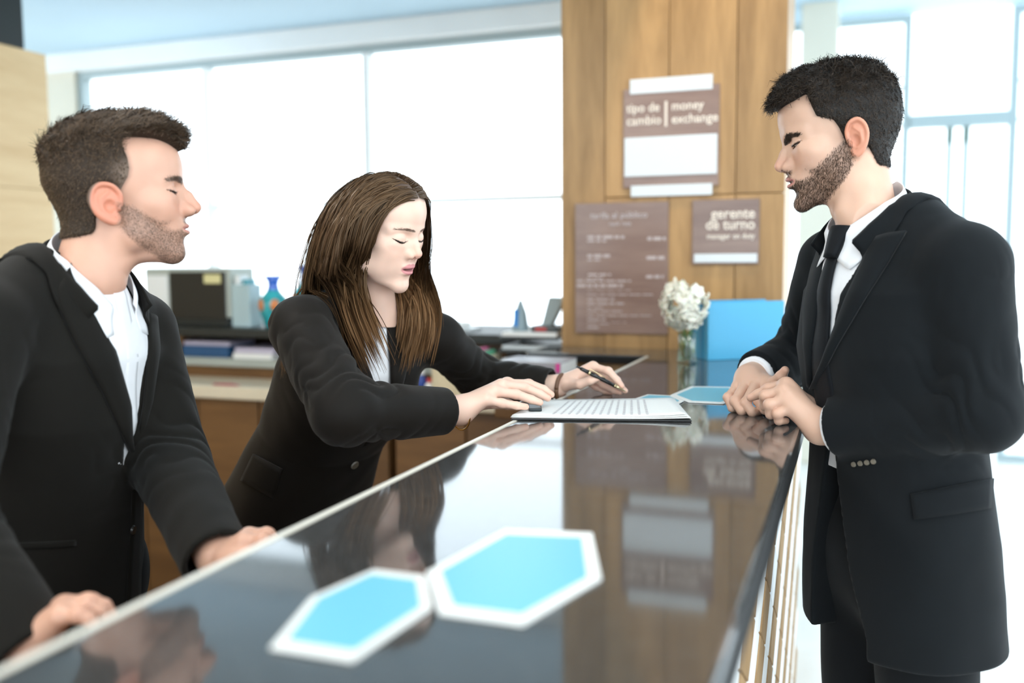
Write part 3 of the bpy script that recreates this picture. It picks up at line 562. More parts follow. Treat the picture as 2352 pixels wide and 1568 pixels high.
MT_SHIRT = cloth_mat('white_cotton', (0.80, 0.80, 0.82), 0.7, 0.1, 0.15); MT_TIE = cloth_mat('black_silk', (0.005, 0.006, 0.008), 0.55, 0.03); MT_TROU = cloth_mat('dark_trouser_cloth', (0.0045, 0.0055, 0.0068))
MT_SHOE = mat('black_leather', (0.012, 0.011, 0.010), 0.3); MT_GOLD = mat('gold_metal', (0.80, 0.50, 0.16), 0.25, 1.0); MT_BTN = mat('grey_horn', (0.16, 0.14, 0.11), 0.35); MT_BTND = mat('dark_horn', (0.02, 0.018, 0.016), 0.3)
MT_EYE = None
def eye_mat():
    m = mat('eye_surface', (0.7, 0.68, 0.66), 0.15, spec=0.6); N, L = nodes(m); b = N['Principled BSDF']; a = N.new('ShaderNodeVertexColor'); a.layer_name = 'Col'; L.new(a.outputs['Color'], b.inputs['Base Color']); return m
MT_LASH = mat('eyelash_dark', (0.012, 0.008, 0.006), 0.6, spec=0.2); MT_EYE = eye_mat(); MT_TOOTH = mat('tooth', (0.80, 0.76, 0.68), 0.25)
def eyeballs(parent, R, o, s, down=28, iris=(0.06, 0.03, 0.015)):
    for sx in (-1, 1):
        V = []; Q = []; n = 24
        for i in range(n+1):
            for j in range(n): a = math.pi*i/n; b = 2*math.pi*j/n; V.append((math.sin(a)*math.cos(b), math.cos(a), math.sin(a)*math.sin(b)))
        for i in range(n):
            for j in range(n): Q.append((i*n+j, (i+1)*n+j, (i+1)*n+(j+1) % n, i*n+(j+1) % n))
        V = np.array(V); ang = np.arccos(np.clip(V[:, 1], -1, 1)); c = np.tile([0.50, 0.45, 0.43], (len(V), 1)); c[ang < 0.62] = iris; c[ang < 0.26] = (0.005, 0.005, 0.005)
        t = math.radians(-down); Rx = np.array([[1, 0, 0], [0, math.cos(t), -math.sin(t)], [0, math.sin(t), math.cos(t)]])
        W = (V@Rx.T)*12.6+np.array([sx*31, 75.5, 11.5]); from_np('eye', o+(W*0.001*s)@R.T, np.array(Q), MT_EYE, parent, True, c)
def lashes(parent, q, R, o, s, w=0.85):
    for sx in (-1, 1):
        for up in (1, 0):
            x = np.linspace(18.5, 51.5 if up else 48, 18); e = q['eye']; z = slit_z(x, q)+(0.75*e*np.sqrt(np.clip(1-((x-33.5)/18.5)**2, 0, 1))+0.5 if up else -0.75*e*np.sqrt(np.clip(1-((x-33.5)/18.5)**2, 0, 1))-0.2)
            y = np.sqrt(np.clip(14.7**2-(x-32)**2*0.62-(z-11.5)**2, 9, None))+75.5-0.012*np.maximum(0, x-38)**2
            P = np.stack([sx*x, y, z], 1); f = lambda X: head_sdf(X, q); d = f(P.astype(f4)); g = grad(f, P, 0.8); P = P-g*np.clip(d-0.35, -4, 4)[:, None]
            rad = (w if up else w*0.45)*np.interp(np.arange(18), [0, 4, 12, 17], [0.45, 0.9, 1.15, 0.5]); V, Q = tube_np(o+(P*0.001*s)@R.T, rad*0.001*s, 6)
            from_np('eyelash' if up else 'lash_line', V, Q, MT_LASH, parent, True)
def teeth(parent, R, o, s, up=True, n=8, y0=92.5, z0=-47.0):
    V = []; Q = []
    for k in range(n):
        x = (k-(n-1)/2)*5.6; bm = bmesh.new(); y = y0-0.016*x*x; bm_box(bm, (x-2.7, y-4, z0-2.5), (x+2.7, y, z0+6), 1.0, 2); bm.verts.index_update(); b0 = len(V)
        V += [tuple(v.co) for v in bm.verts]; Q += [[b0+v.index for v in f.verts] for f in bm.faces]; bm.free()
    me = bpy.data.meshes.new('teeth'); me.from_pydata([tuple(o+(np.array(v)*0.001*s)@R.T) for v in V], [], Q); return link('teeth', me, MT_TOOTH, parent, True)
def legs(parent, hipL, hipR, footL, footR, m, r=0.088, g=1.0, toe=None, ztop=None, hz=0.06, waist=0.0, zf=0.0125):
    kL, kR = (hipL+footL)/2, (hipR+footR)/2; mid = (hipL+hipR)/2
    def f(P):
        d = rc(P, hipL+[0, 0, hz], hipR+[0, 0, hz], 0.115*g, 0.115*g)
        if waist: d = smin(d, rc(P, mid, mid+[0, 0, waist], 0.105*g, 0.098*g), 0.04)
        for hp, k, ft in ((hipL, kL, footL), (hipR, kR, footR)): d = smin(d, chain(P, [hp, k, ft+np.array([0, 0, 0.03])], [r*g, 0.073*g, 0.062*g]), 0.04)
        d = smax(d, (0.035-P[:, 2]).astype(f4), 0.004); return d if ztop is None else smax(d, (P[:, 2]-ztop).astype(f4), 0.01)
    al = np.array([hipL, hipR, footL, footR, mid+[0, 0, waist]]); V, Q = mesh_sdf(f, al.min(0)-[0.16, 0.16, 0.02], al.max(0)+[0.16, 0.16, 0.2], 0.009); N_ = grad(f, V, 0.01)
    V = V+N_*(0.003*vnoise(V*[1, 1, 0.4], 30, 4))[:, None]
    from_np('trousers', V, Q, m, parent)
    for ft in (footL, footR):
        a = np.array([ft[0], ft[1], 0.04]); b = a+toe*0.17
        def fs(P): return smax(smin(rc(P, a-toe*0.03, a+toe*0.05, 0.045, 0.042), rc(P, a+toe*0.06-np.array([0, 0, 0.012]), b-np.array([0, 0, 0.014]), 0.040, 0.028), 0.03), (zf-P[:, 2]).astype(f4), 0.003)
        V, Q = mesh_sdf(fs, np.minimum(a, b)-0.08, np.maximum(a, b)+0.08, 0.006); sh = from_np('shoe', V, Q, MT_SHOE, parent)
# ------------------------------------------------------------------ staff side: ledge, credenza and shelf
LZ = 0.968
lg = empty('staff_ledge', (-0.71, 1.0, 0)); tag(lg, 'low brown work ledge on the staff side below the stone counter', 'desk')
prism('ledge_top', [(-0.085, -1.6), (0.145, -1.6), (0.145, 1.70), (-0.24, 1.70), (-0.24, 1.45), (-0.085, 1.45)], LZ-0.03, LZ, mt_walnut, lg, 0.003)
for y in (-1.4, -0.4, 0.6, 1.46): box('support_panel', (-0.05, y-0.012, 0.012), (0.13, y+0.012, LZ-0.03), mt_walnut, lg, 0.002)
mt_creamtop = mat('cream_laminate', (0.66, 0.58, 0.44), 0.35, var=0.04, vscale=8); mt_greyshelf = mat('grey_shelf', (0.36, 0.39, 0.36), 0.4, var=0.04, vscale=8)
mt_handle = mat('brushed_steel', (0.5, 0.5, 0.48), 0.3, 1.0)
cx = [-3.14, -2.60, -2.06, -1.515]; names = ['leftmost, beside the pale wood wall', 'behind the man with stubble', 'behind the woman in the blazer']
for i, (x0, x1) in enumerate([(-3.135, -2.602), (-2.598, -2.062), (-2.058, -1.522), (-1.498, -0.96)]):
    cu = empty('base_cabinet', ((x0+x1)/2, 2.92, 0.012)); tag(cu, 'walnut base cabinet under the cream worktop, '+['beside the pale wood wall', 'second from the pale wood wall', 'behind the woman in the blazer', 'nearest the sign column'][i], 'cabinet', 'walnut base cabinets along the back')
    w_ = (x1-x0)/2; box('carcass', (-w_, 0.0, 0), (w_, 0.50, 0.862), mt_walnut, cu)
    for sx in (-1, 1):
        box('door', (min(sx*0.003, sx*(w_-0.002)), -0.02, 0.06), (max(sx*0.003, sx*(w_-0.002)), -0.001, 0.858), mt_walnut, cu, 0.002)
wt = tag(box('worktop', (-3.14, 2.86, 0.876), (-0.955, 3.52, 0.924), mt_creamtop, None, 0.006), 'long cream laminate worktop over the walnut cabinets behind the staff', 'worktop')
hs = empty('desk_shelf', (-2.14, 3.27, 0.924)); tag(hs, 'low two-tier shelf with a black top standing on the cream worktop', 'shelf')
box('back_panel', (-0.99, 0.20, 0), (0.99, 0.22, 0.165), mt_walnut, hs); box('shelf_board', (-0.99, -0.20, 0.046), (0.99, 0.20, 0.078), mt_greyshelf, hs, 0.002); box('top_board', (-0.99, -0.22, 0.165), (0.99, 0.24, 0.198), mt_black, hs, 0.003)
for x in (-0.98, -0.42, 0.40, 0.98): box('upright', (x-0.01, -0.18, 0.078), (x+0.01, 0.20, 0.165), mt_walnut, hs)
box('plinth', (-0.99, -0.17, 0), (0.99, -0.15, 0.046), mt_walnut, hs)
TZ = 0.924+0.198; SZ = 0.924+0.078
# ------------------------------------------------------------------ things on the shelf top
mt_casing = mat('pale_grey_green_casing', (0.42, 0.46, 0.42), 0.5); mt_screen = mat('dark_screen', (0.008, 0.011, 0.012), 0.25); mt_note = mat('yellow_note', (0.72, 0.66, 0.34), 0.7)
def world_box(name, pxa, pxb, Y, depth, m, parent, bev=0.003):
    a, b = ony(*pxa, Y), ony(*pxb, Y); return box(name, np.array([a[0], Y, b[2]])-np.array(parent.location), np.array([b[0], Y+depth, a[2]])-np.array(parent.location), m, parent, bev)
X0, X1 = -2.77, -2.345; mo = empty('computer_monitor', ((X0+X1)/2, 3.14, TZ)); tag(mo, 'dark computer screen in a pale grey casing with a yellow note stuck on', 'monitor')
hw = (X1-X0)/2; zt = 0.236; box('casing', (-hw, 0, 0.035), (hw, 0.16, zt), mt_casing, mo, 0.006, 3); box('foot', (-hw+0.02, 0.0, 0), (hw-0.02, 0.14, 0.035), mt_black, mo, 0.004)
box('screen', (-0.085, -0.004, 0.030), (hw-0.022, 0.003, zt-0.016), mt_screen, mo, 0.002); box('side_panel', (-hw+0.012, -0.004, 0.06), (-0.095, 0.003, zt-0.03), mt_white, mo, 0.002); box('sticky_note', (0.09, -0.007, zt-0.062), (0.170, -0.004, zt-0.026), mt_note, mo)
mt_paleblue = mat('pale_blue_plastic', (0.55, 0.72, 0.76), 0.25, trans=0.3); mt_teal = mat('teal_glaze', (0.03, 0.36, 0.40), 0.15, coat=0.5, var=0.3, vscale=25); mt_orange = mat('orange_glaze', (0.62, 0.20, 0.05), 0.2); mt_blue = mat('cobalt_glaze', (0.03, 0.14, 0.62), 0.15, coat=0.5)
fb = empty('file_box', (-2.292, 3.16, TZ)); tag(fb, 'pale blue translucent file box standing beside the monitor', 'box'); box('tray', (-0.044, -0.03, 0), (0.044, 0.05, 0.17), mt_paleblue, fb, 0.004); box('folder', (-0.03, -0.02, 0.02), (-0.01, 0.04, 0.205), mt_white, fb, 0.002); box('folder', (0.005, -0.02, 0.02), (0.025, 0.04, 0.19), mat('teal_card', (0.05, 0.30, 0.36), 0.5), fb, 0.002)
def vase(x, y, h, r, lab, bodym, neckm):
    o = empty('ceramic_vase', (x, y, TZ)); tag(o, lab, 'vase', 'painted vases in front of the window')
    lathe('body', [(0.001, 0), (r*0.55, 0), (r*0.62, 0.004), (r, h*0.42), (r*0.98, h*0.52), (r*0.5, h*0.68), (r*0.42, h*0.72)], bodym, o, 28)
    lathe('neck', [(r*0.43, h*0.71), (r*0.34, h*0.80), (r*0.36, h*0.88), (r*0.62, h), (r*0.56, h), (r*0.28, h*0.87), (0.001, h*0.80)], neckm, o, 28)
    for k in range(6):
        a = k*math.pi/3-0.9; px_, py_ = math.cos(a)*r*0.93, math.sin(a)*r*0.93; V, Fq = [], []
        bm = bmesh.new(); bmesh.ops.create_uvsphere(bm, u_segments=10, v_segments=6, radius=1); 
        for v in bm.verts: v.co = Vector((v.co.x*r*0.30, v.co.y*0.006, v.co.z*h*0.12))
        q = bm_obj('painted_patch', bm, mt_orange, o, True, (px_, py_, h*0.44)); q.rotation_euler = (0, 0, a+math.pi/2)
vase(-2.165, 3.17, 0.205, 0.062, 'teal vase with orange patches and a blue neck, nearer the monitor', mt_teal, mt_blue); vase(-2.055, 3.24, 0.245, 0.066, 'taller teal vase with a bright blue top, nearer the woman', mt_teal, mt_blue)
# on the grey shelf
mt_navy = mat('navy_binder', (0.012, 0.075, 0.19), 0.4); mt_paper = mat('white_paper', (0.80, 0.80, 0.78), 0.7); mt_lilac = mat('lilac_cover', (0.50, 0.46, 0.58), 0.5)
bi = empty('ring_binder', (-2.46, 3.12, SZ)); tag(bi, 'navy blue ring binder lying flat on the grey shelf', 'binder'); box('cover', (-0.13, -0.03, 0), (0.13, 0.15, 0.045), mt_navy, bi, 0.004); box('pages', (-0.12, -0.02, 0.045), (0.13, 0.15, 0.062), mt_lilac, bi, 0.002)
for k, (dx, dz, mm, lab) in enumerate([(0.0, 0.0, mt_paper, 'lower wad of white papers beside the navy binder'), (0.01, 0.022, mt_lilac, 'lilac booklet lying on the papers beside the navy binder')]):
    tag(box('paper_stack', (-0.09, -0.10, 0), (0.09, 0.10, 0.021), mm, None, 0.002, loc=(-2.21+dx, 3.18, SZ+dz)), lab, 'papers')
tag(box('paper_sheets', (-0.10, -0.09, 0), (0.10, 0.09, 0.014), mt_paper, None, 0.001, loc=(-1.98, 3.18, SZ)), 'flat white papers on the shelf near the woman', 'papers')
lathe_o = lathe('tape_roll', [(0.018, 0), (0.030, 0), (0.030, 0.018), (0.018, 0.018), (0.018, 0)], mat('tan_tape', (0.62, 0.48, 0.26), 0.5), None, 24, (-2.66, 3.10, SZ)); tag(lathe_o, 'tan roll of tape lying on the grey shelf', 'tape roll')
pr = tube('red_pen', [(-2.24, 2.88, 0.9282), (-2.20, 2.88, 0.9282), (-2.16, 2.885, 0.9282), (-2.13, 2.885, 0.9262)], [0.004, 0.004, 0.004, 0.0015], mat('red_plastic', (0.40, 0.05, 0.08), 0.4), None, 10); tag(pr, 'thin red pen lying on the cream worktop', 'pen')
# ------------------------------------------------------------------ things right of the woman
mt_dktray = mat('dark_teal_black_plastic', (0.010, 0.018, 0.020), 0.35); mt_silver = mat('silver_plastic', (0.55, 0.60, 0.62), 0.3)
tr = empty('document_tray', (-1.03, 3.20, 0.924)); tag(tr, 'black multi-tier document tray stacked with white papers beside the sign column', 'tray')
box('plinth', (-0.10, -0.22, 0), (0.10, 0.10, 0.10), mt_dktray, tr, 0.006)
for k in range(3):
    z = 0.10+k*0.045; box('tier', (-0.105, -0.23, z), (0.110, 0.10, z+0.010), mt_dktray, tr, 0.003); box('sheet_pile', (-0.095, -0.22, z+0.010), (0.10, 0.08, z+0.024), mt_paper if k != 1 else mt_silver, tr, 0.002)
    if k < 2:
        for sx in (-0.096, 0.100): box('tier_post', (sx-0.008, -0.01, z+0.010), (sx+0.008, 0.02, z+0.045), mt_dktray, tr)
PT = 0.924+0.10+0.09+0.024
ph = empty('pencil_holder', (-1.085, 3.06, PT)); tag(ph, 'grey cone shaped pencil holder with a blue strip on top of the trays', 'pen holder'); lathe('cone', [(0.001, 0), (0.030, 0), (0.030, 0.006), (0.022, 0.06), (0.006, 0.105), (0.001, 0.108)], mat('grey_blue', (0.25, 0.33, 0.36), 0.4), ph, 20); box('blue_strip', (-0.014, -0.034, 0.015), (0.000, -0.016, 0.075), mat('bright_blue_strip', (0.02, 0.22, 0.60), 0.4), ph, 0.003)
cr_ = empty('card_reader', (-0.985, 3.06, PT)); tag(cr_, 'grey card reader tilted on its cradle on top of the trays', 'card reader'); box('cradle', (-0.05, -0.05, 0), (0.05, 0.05, 0.022), mat('dark_grey_plastic', (0.06, 0.07, 0.075), 0.4), cr_, 0.008)
prism('handset', [(-0.020, 0.015), (0.014, 0.012), (0.062, 0.108), (0.066, 0.116), (0.008, 0.118)], -0.02, 0.02, mat('mid_grey_plastic', (0.30, 0.36, 0.37), 0.4), cr_, 0.004, rot=(math.pi/2, 0, 0)); box('red_label', (-0.03, -0.052, 0.004), (0.01, -0.050, 0.016), mat('red_label', (0.45, 0.05, 0.05), 0.5), cr_)
cbx = empty('card_box', (-1.245, 2.92, 0.924)); tag(cbx, 'cream cardboard box of cards with pink and green tabs on the worktop', 'box'); box('carton', (-0.095, -0.05, 0), (0.095, 0.12, 0.135), mat('cream_card', (0.66, 0.56, 0.38), 0.7, var=0.08), cbx, 0.003)
for k in range(7): box('index_card', (-0.08+0.024*k, -0.05+0.006*k, 0.10), (-0.062+0.024*k, 0.10, 0.150+0.004*(k % 3)), [mt_paper, mat('pink_card', (0.62, 0.10, 0.25), 0.6), mat('green_card', (0.10, 0.42, 0.25), 0.6), mt_paper][k % 4], cbx, 0.001)
sp_ = empty('letter_tray', (-1.40, 3.20, TZ)); tag(sp_, 'small pale tray of slips on the black shelf top by the window', 'tray'); box('base', (-0.09, -0.06, 0), (0.09, 0.06, 0.012), mt_silver, sp_, 0.003); box('slips', (-0.07, -0.05, 0.012), (0.05, 0.05, 0.030), mt_paper, sp_, 0.002); box('clip_bar', (-0.05, -0.052, 0.030), (0.04, -0.03, 0.038), mat('teal_clip', (0.05, 0.25, 0.27), 0.4), sp_, 0.002)
def bottle(x, y, h, r, bm_, cm, lab):
    o = empty('bottle', (x, y, 0.924)); tag(o, lab, 'bottle', 'small bottles on the cream worktop'); lathe('body', [(0.001, 0), (r, 0), (r, h*0.6), (r*0.45, h*0.75), (r*0.45, h*0.8)], bm_, o, 20); lathe('cap', [(r*0.55, h*0.78), (r*0.55, h), (0.001, h)], cm, o, 20)
bottle(-1.40, 2.92, 0.085, 0.017, mat('blue_liquid', (0.02, 0.06, 0.30), 0.3), mt_paper, 'small blue bottle with a white cap on the cream worktop'); bottle(-1.362, 2.90, 0.055, 0.016, mt_paper, mat('red_cap', (0.65, 0.03, 0.03), 0.4), 'small white bottle with a red cap on the cream worktop')
pk = tag(box('tissue_packet', (-0.04, -0.03, 0), (0.04, 0.03, 0.07), mat('pink_grey_card', (0.55, 0.40, 0.45), 0.6, var=0.2, vscale=40), None, 0.004, loc=(-1.47, 2.95, 0.924)), 'pinkish paper packet standing beside the small bottles', 'packet')
# magazines below the return of the counter, with coloured tabs
mg = [(0.035, (0.30, 0.29, 0.32)), (0.028, (0.72, 0.70, 0.68)), (0.030, (0.66, 0.64, 0.62)), (0.032, (0.75, 0.73, 0.70))]; z = LZ
for k, (t_, c_) in enumerate(mg[::-1]):
    b_ = empty('magazine', (-0.865, 2.58, z)); tag(b_, ['bottom magazine of the pile below the counter return', 'second magazine up in the pile below the counter return', 'third magazine up in the pile below the counter return', 'top grey magazine with orange and pink tabs in the pile'][k], 'magazine', 'magazines piled below the counter return')
    cov = mat('magazine_cover', c_, 0.4); box('pages', (-0.092, -0.06, 0.002), (0.094, 0.09, t_-0.002), mt_paper, b_); box('cover', (-0.095, -0.062, t_-0.002), (0.095, 0.092, t_), cov, b_); box('back_cover', (-0.095, -0.062, 0), (0.095, 0.092, 0.002), cov, b_)
    if k == 3:
        box('front_strip', (-0.090, -0.064, 0.004), (0.090, -0.060, t_-0.004), cov, b_); box('orange_tab', (-0.095, -0.066, 0.008), (-0.078, -0.060, t_-0.002), mat('orange_tab', (0.75, 0.22, 0.04), 0.5), b_); box('pink_tab', (0.078, -0.066, 0.008), (0.090, -0.060, t_-0.002), mat('pink_tab', (0.65, 0.06, 0.30), 0.5), b_)
    z += t_
# ------------------------------------------------------------------ on the counter
CZ = CT+0.0005
mt_hexw = mat('white_print_border', (0.80, 0.79, 0.76), 0.35); mt_hexb = mat('sky_blue_print', (0.14, 0.45, 0.57), 0.40, spec=0.35)
def hexpair(lab, off, scale=1.0, ang=0.0):
    big = np.array([(-0.365, 0.764), (-0.344, 0.916), (-0.252, 0.933), (-0.207, 0.798), (-0.239, 0.674), (-0.311, 0.674)]); sm = np.array([(-0.402, 0.570), (-0.430, 0.671), (-0.414, 0.753), (-0.360, 0.752), (-0.322, 0.684), (-0.332, 0.570)]); J = np.array([-0.33, 0.70])
    o = empty('hexagon_leaflet', (J[0]+off[0], J[1]+off[1], CZ), ang); tag(o, lab, 'leaflet', 'blue hexagon leaflets on the counter')
    for i, h_ in enumerate((big, sm)):
        p = (h_-J)*scale; c = p.mean(0); z0 = 0.0005*i; prism('border', p, z0, z0+0.0016, mt_hexw, o, 0.0004, 1); prism('panel', c+(p-c)*0.83, z0+0.0016, z0+0.0022, mt_hexb, o)
hexpair('large blue and white double hexagon leaflet in the blurred foreground', (0, 0)); hexpair('blue and white double hexagon leaflet lying beside the clipboard', (0.008, 1.178), 0.95)
# clipboard with the form
cl = empty('clipboard', (-0.435, 1.72, CZ)); tag(cl, 'black clipboard with white forms under the woman\'s hands', 'clipboard')
Lc = lambda p: (p[0]+0.435, p[1]-1.72); pp = [Lc(p) for p in [(-0.572, 1.556), (-0.262, 1.636), (-0.336, 1.876), (-0.592, 1.772)]]
prism('board', pp, 0, 0.003, mat('black_board', (0.015, 0.014, 0.014), 0.4), cl, 0.0008, 1)
c0 = np.mean(pp, 0); q4 = [c0+(np.array(p)-c0)*1.0+d for p, d in zip(pp, [(-0.004, 0.010), (-0.002, 0.004), (0.0, -0.002), (0.008, -0.002)])]
def quad_pt(u, v): a, b, c, d = [np.array(t) for t in q4]; return (a*(1-u)+b*u)*(1-v)+(d*(1-u)+c*u)*v
for k in range(3):
    G = np.array([[[*quad_pt(u, v), 0.0032+0.0012*k+0.010*max(0, u-0.55)**2*(1-v)*(k+1)+0.004*max(0, u-0.8)] for v in np.linspace(0.02*k, 1-0.01*k, 8)] for u in np.linspace(0.0, 1-0.012*k, 20)]); N_ = np.zeros_like(G); N_[..., 2] = 1; sheet('sheet', G, N_, 0.0005, mt_paper, cl)
mt_ink = mat('grey_ink', (0.62, 0.60, 0.61), 0.7); bm = bmesh.new(); r_ = random.Random(3)
for i in range(13):
    u = 0.22+0.045*i; v = 0.1
    while v < 0.86:
        l = r_.uniform(0.03, 0.10); pts_ = [quad_pt(u, v), quad_pt(u+0.014, v), quad_pt(u+0.014, min(0.9, v+l)), quad_pt(u, min(0.9, v+l))]; bm.faces.new([bm.verts.new((p[0], p[1], 0.0066+0.030*max(0, u-0.55)**2*(1-v)+0.004*max(0, u-0.8))) for p in pts_]); v += l+0.02
bm_obj('printed_lines', bm, mt_ink, cl)
cp = quad_pt(0.03, 0.42); bm = bmesh.new(); bm_box(bm, (-0.012, -0.035, 0), (0.012, 0.035, 0.006), 0.002); bm_obj('clip', bm, mt_dktray, cl, False, (cp[0]+0.012, cp[1], 0.0065), (0, 0, 0.35)); tube('clip_lever', [(cp[0]-0.006, cp[1]-0.02, 0.012), (cp[0]-0.020, cp[1]-0.01, 0.016), (cp[0]-0.020, cp[1]+0.015, 0.016), (cp[0]-0.004, cp[1]+0.022, 0.012)], 0.0018, mt_handle, cl, 8)
# pen in the woman's hand
pa, pb = at(1324, 841, 1.893), at(1437, 906, 1.918)+np.array([0, 0, 0.007]); pv = (pb-pa)/np.linalg.norm(pb-pa); Lp = np.linalg.norm(pb-pa); pn = empty('pen', pa); tag(pn, 'black and gold ballpoint pen held in the woman\'s left hand', 'pen')
def pseg(n, a, b, r1, r2, m): V, Fq = tube_np([pv*a, pv*(a*0.7+b*0.3), pv*(a*0.3+b*0.7), pv*b], [r1, r1*0.6+r2*0.4, r1*0.4+r2*0.6, r2], 14); return from_np(n, V, Fq, m, pn, True)
mt_penb = mat('pen_black_lacquer', (0.012, 0.011, 0.010), 0.18); mt_peng = mat('pen_gold', (0.75, 0.58, 0.34), 0.2, 1.0)
pseg('push_button', 0, 0.010, 0.0022, 0.0022, mt_penb); pseg('cap', 0.010, 0.028, 0.0036, 0.0042, mt_penb); pseg('ring', 0.028, 0.032, 0.0047, 0.0047, mt_peng); pseg('barrel', 0.032, Lp-0.028, 0.0044, 0.0040, mt_penb); pseg('ring', Lp-0.028, Lp-0.023, 0.0043, 0.0040, mt_peng); pseg('tip', Lp-0.023, Lp, 0.0036, 0.0008, mt_peng)
up_ = np.cross(np.cross(pv, [0, 0, 1.0]), pv); up_ /= np.linalg.norm(up_); V, Fq = tube_np([pv*0.026+up_*0.004, pv*0.030+up_*0.0075, pv*0.060+up_*0.0060, pv*0.066+up_*0.0048], 0.0011, 8); from_np('clip', V, Fq, mt_peng, pn, True)
# blue presentation folder
A0, A1 = onz(1630, 828, CT), onz(1800, 821, CT); fx = A1-A0; fx /= np.linalg.norm(fx); ang = math.atan2(fx[1], fx[0]); mt_cyan = mat('cyan_board', (0.05, 0.34, 0.56), 0.35); mt_cyand = mat('cyan_spine', (0.012, 0.22, 0.42), 0.35)
fo_ = empty('presentation_folder', A0+np.array([0, 0, 0.0005]), ang); tag(fo_, 'bright cyan presentation box folder standing at the far end of the counter', 'folder')
box('front_cover', (0.0, 0.0, 0), (0.235, 0.006, 0.163), mt_cyan, fo_, 0.001); box('back_cover', (0.0, 0.100, 0), (0.235, 0.106, 0.163), mt_cyan, fo_, 0.001); box('inner_block', (0.006, 0.006, 0.002), (0.230, 0.100, 0.158), mt_cyand, fo_)
for k, y in enumerate((0.000, 0.0265, 0.053, 0.0795)): box('spine_fold', (-0.006-0.003*(k % 2), y, 0), (0.004, y+0.026, 0.163), mt_cyand if k % 2 else mt_cyan, fo_, 0.001)
# flowers in a glass
vb = onz(1578, 834, CT); vz = empty('flower_vase', vb+np.array([0, 0, 0.0005])); tag(vz, 'small glass vase of white blossoms beside the cyan folder', 'flowers')
mt_vglass = glass('vase_glass', (0.86, 0.92, 0.88), 0.12); lathe('glass', [(0.001, 0), (0.026, 0), (0.028, 0.006), (0.024, 0.05), (0.027, 0.085), (0.025, 0.085), (0.022, 0.05), (0.024, 0.008), (0.001, 0.006)], mt_vglass, vz, 24)
mt_petal = mat('white_petal', (0.84, 0.81, 0.70), 0.6, sss=0.2); mt_leafg = mat('leaf_green', (0.10, 0.22, 0.03), 0.5, var=0.2, vscale=30); mt_stem = mat('stem_green', (0.10, 0.20, 0.04), 0.5); rf = random.Random(9)
bm = bmesh.new(); N5 = 7
pet = bpy.data.meshes.new('petal'); g_ = bmesh.new()
gv = [[g_.verts.new((math.sin(v*math.pi)*0.010*(u*2-1)*(0.6+0.5*v), 0.001+v*0.021, 0.006*math.sin(v*2.4)-0.004*(u*2-1)**2)) for u in (0, 0.5, 1)] for v in np.linspace(0.05, 1, 5)]
for i in range(4):
    for j in range(2): g_.faces.new((gv[i][j], gv[i][j+1], gv[i+1][j+1], gv[i+1][j]))
g_.to_mesh(pet); g_.free(); pet.materials.append(mt_petal); pet.polygons.foreach_set('use_smooth', [True]*len(pet.polygons))
cen = lambda: np.array([rf.gauss(0, 1), rf.gauss(0, 1), rf.gauss(0, 1)])
for k in range(59):
    d = cen(); d /= np.linalg.norm(d); rr = rf.uniform(0.75, 1.0) if k < 47 else rf.uniform(0.3, 0.6); p = np.array([d[0]*0.056*rr-0.010, d[1]*0.052*rr, 0.158+d[2]*0.066*rr]); zc = p[2]
    fl = bpy.data.objects.new('blossom', None); COL.objects.link(fl); fl.parent = vz; fl.location = tuple(p); out = np.array([p[0], p[1], (zc-0.17)*0.8]); out = out/(np.linalg.norm(out)+1e-6); fl.rotation_euler = Vector(out).to_track_quat('Z', 'Y').to_euler(); fl.empty_display_size = 0.01
    for j in range(5):
        o_ = bpy.data.objects.new('petal', pet); COL.objects.link(o_); o_.parent = fl; o_.rotation_euler = (0.35, 0, j*2*math.pi/5+rf.random()*0.3); s_ = rf.uniform(0.95, 1.35); o_.scale = (s_, s_, s_)
for k in range(6): a = k*1.05; tube('stem', [(0.006*math.cos(a), 0.006*math.sin(a), 0.01), (0.010*math.cos(a), 0.010*math.sin(a), 0.07), (0.022*math.cos(a), 0.022*math.sin(a), 0.14)], 0.0016, mt_stem, vz, 6)
for k in range(7):
    a = k*0.9; lf = [(0.010*math.cos(a), 0.010*math.sin(a), 0.012+0.004*k), (0.018*math.cos(a), 0.018*math.sin(a), 0.035+0.004*k), (0.017*math.cos(a+0.5), 0.017*math.sin(a+0.5), 0.060)]; tube('leaf', lf, [0.002, 0.009, 0.001], mt_leafg, vz, 8, flat=0.25)
# ------------------------------------------------------------------ signs on the column
mt_plate = wood('sign_walnut_print', (0.17, 0.095, 0.072), (0.26, 0.165, 0.13), 'X', 0.3, 5.0, 0.3); mt_bar = mat('white_insert', (0.66, 0.69, 0.71), 0.3); mt_let = mat('sign_lettering', (0.82, 0.71, 0.61), 0.4); mt_let2 = mat('small_lettering', (0.50, 0.42, 0.41), 0.5)
SY = CY-0.004
def sgn(lab, a, b):
    p0, p1 = ony(*a, SY), ony(*b, SY); o = empty('wall_sign', (p0[0], SY, p1[2])); tag(o, lab, 'sign', 'brown signs on the wood column'); return o, p1[0]-p0[0], p0[2]-p1[2]
def spx(o, px, py): p = ony(px, py, SY); return p[0]-o.location.x, p[2]-o.location.z
def bar(o, name, a, b, m, y0=-0.012, y1=-0.006): (xa, za), (xb, zb) = spx(o, *a), spx(o, *b); return box(name, (min(xa, xb), y0, min(za, zb)), (max(xa, xb), y1, max(za, zb)), m, o, 0.001)
def txt(o, body, px, py, wpx, hpx, m, al='LEFT'):
    x, z = spx(o, px, py); t = text_obj('lettering', body, 0.03, m, o, (x, -0.0075, z), (math.pi/2, 0, 0), al, 0.0006); bpy.context.view_layer.update(); W_ = max(v.co.x for v in t.data.vertices)-min(v.co.x for v in t.data.vertices); t.scale = (wpx*0.00136/W_, hpx*0.00136/0.022, 1); return t
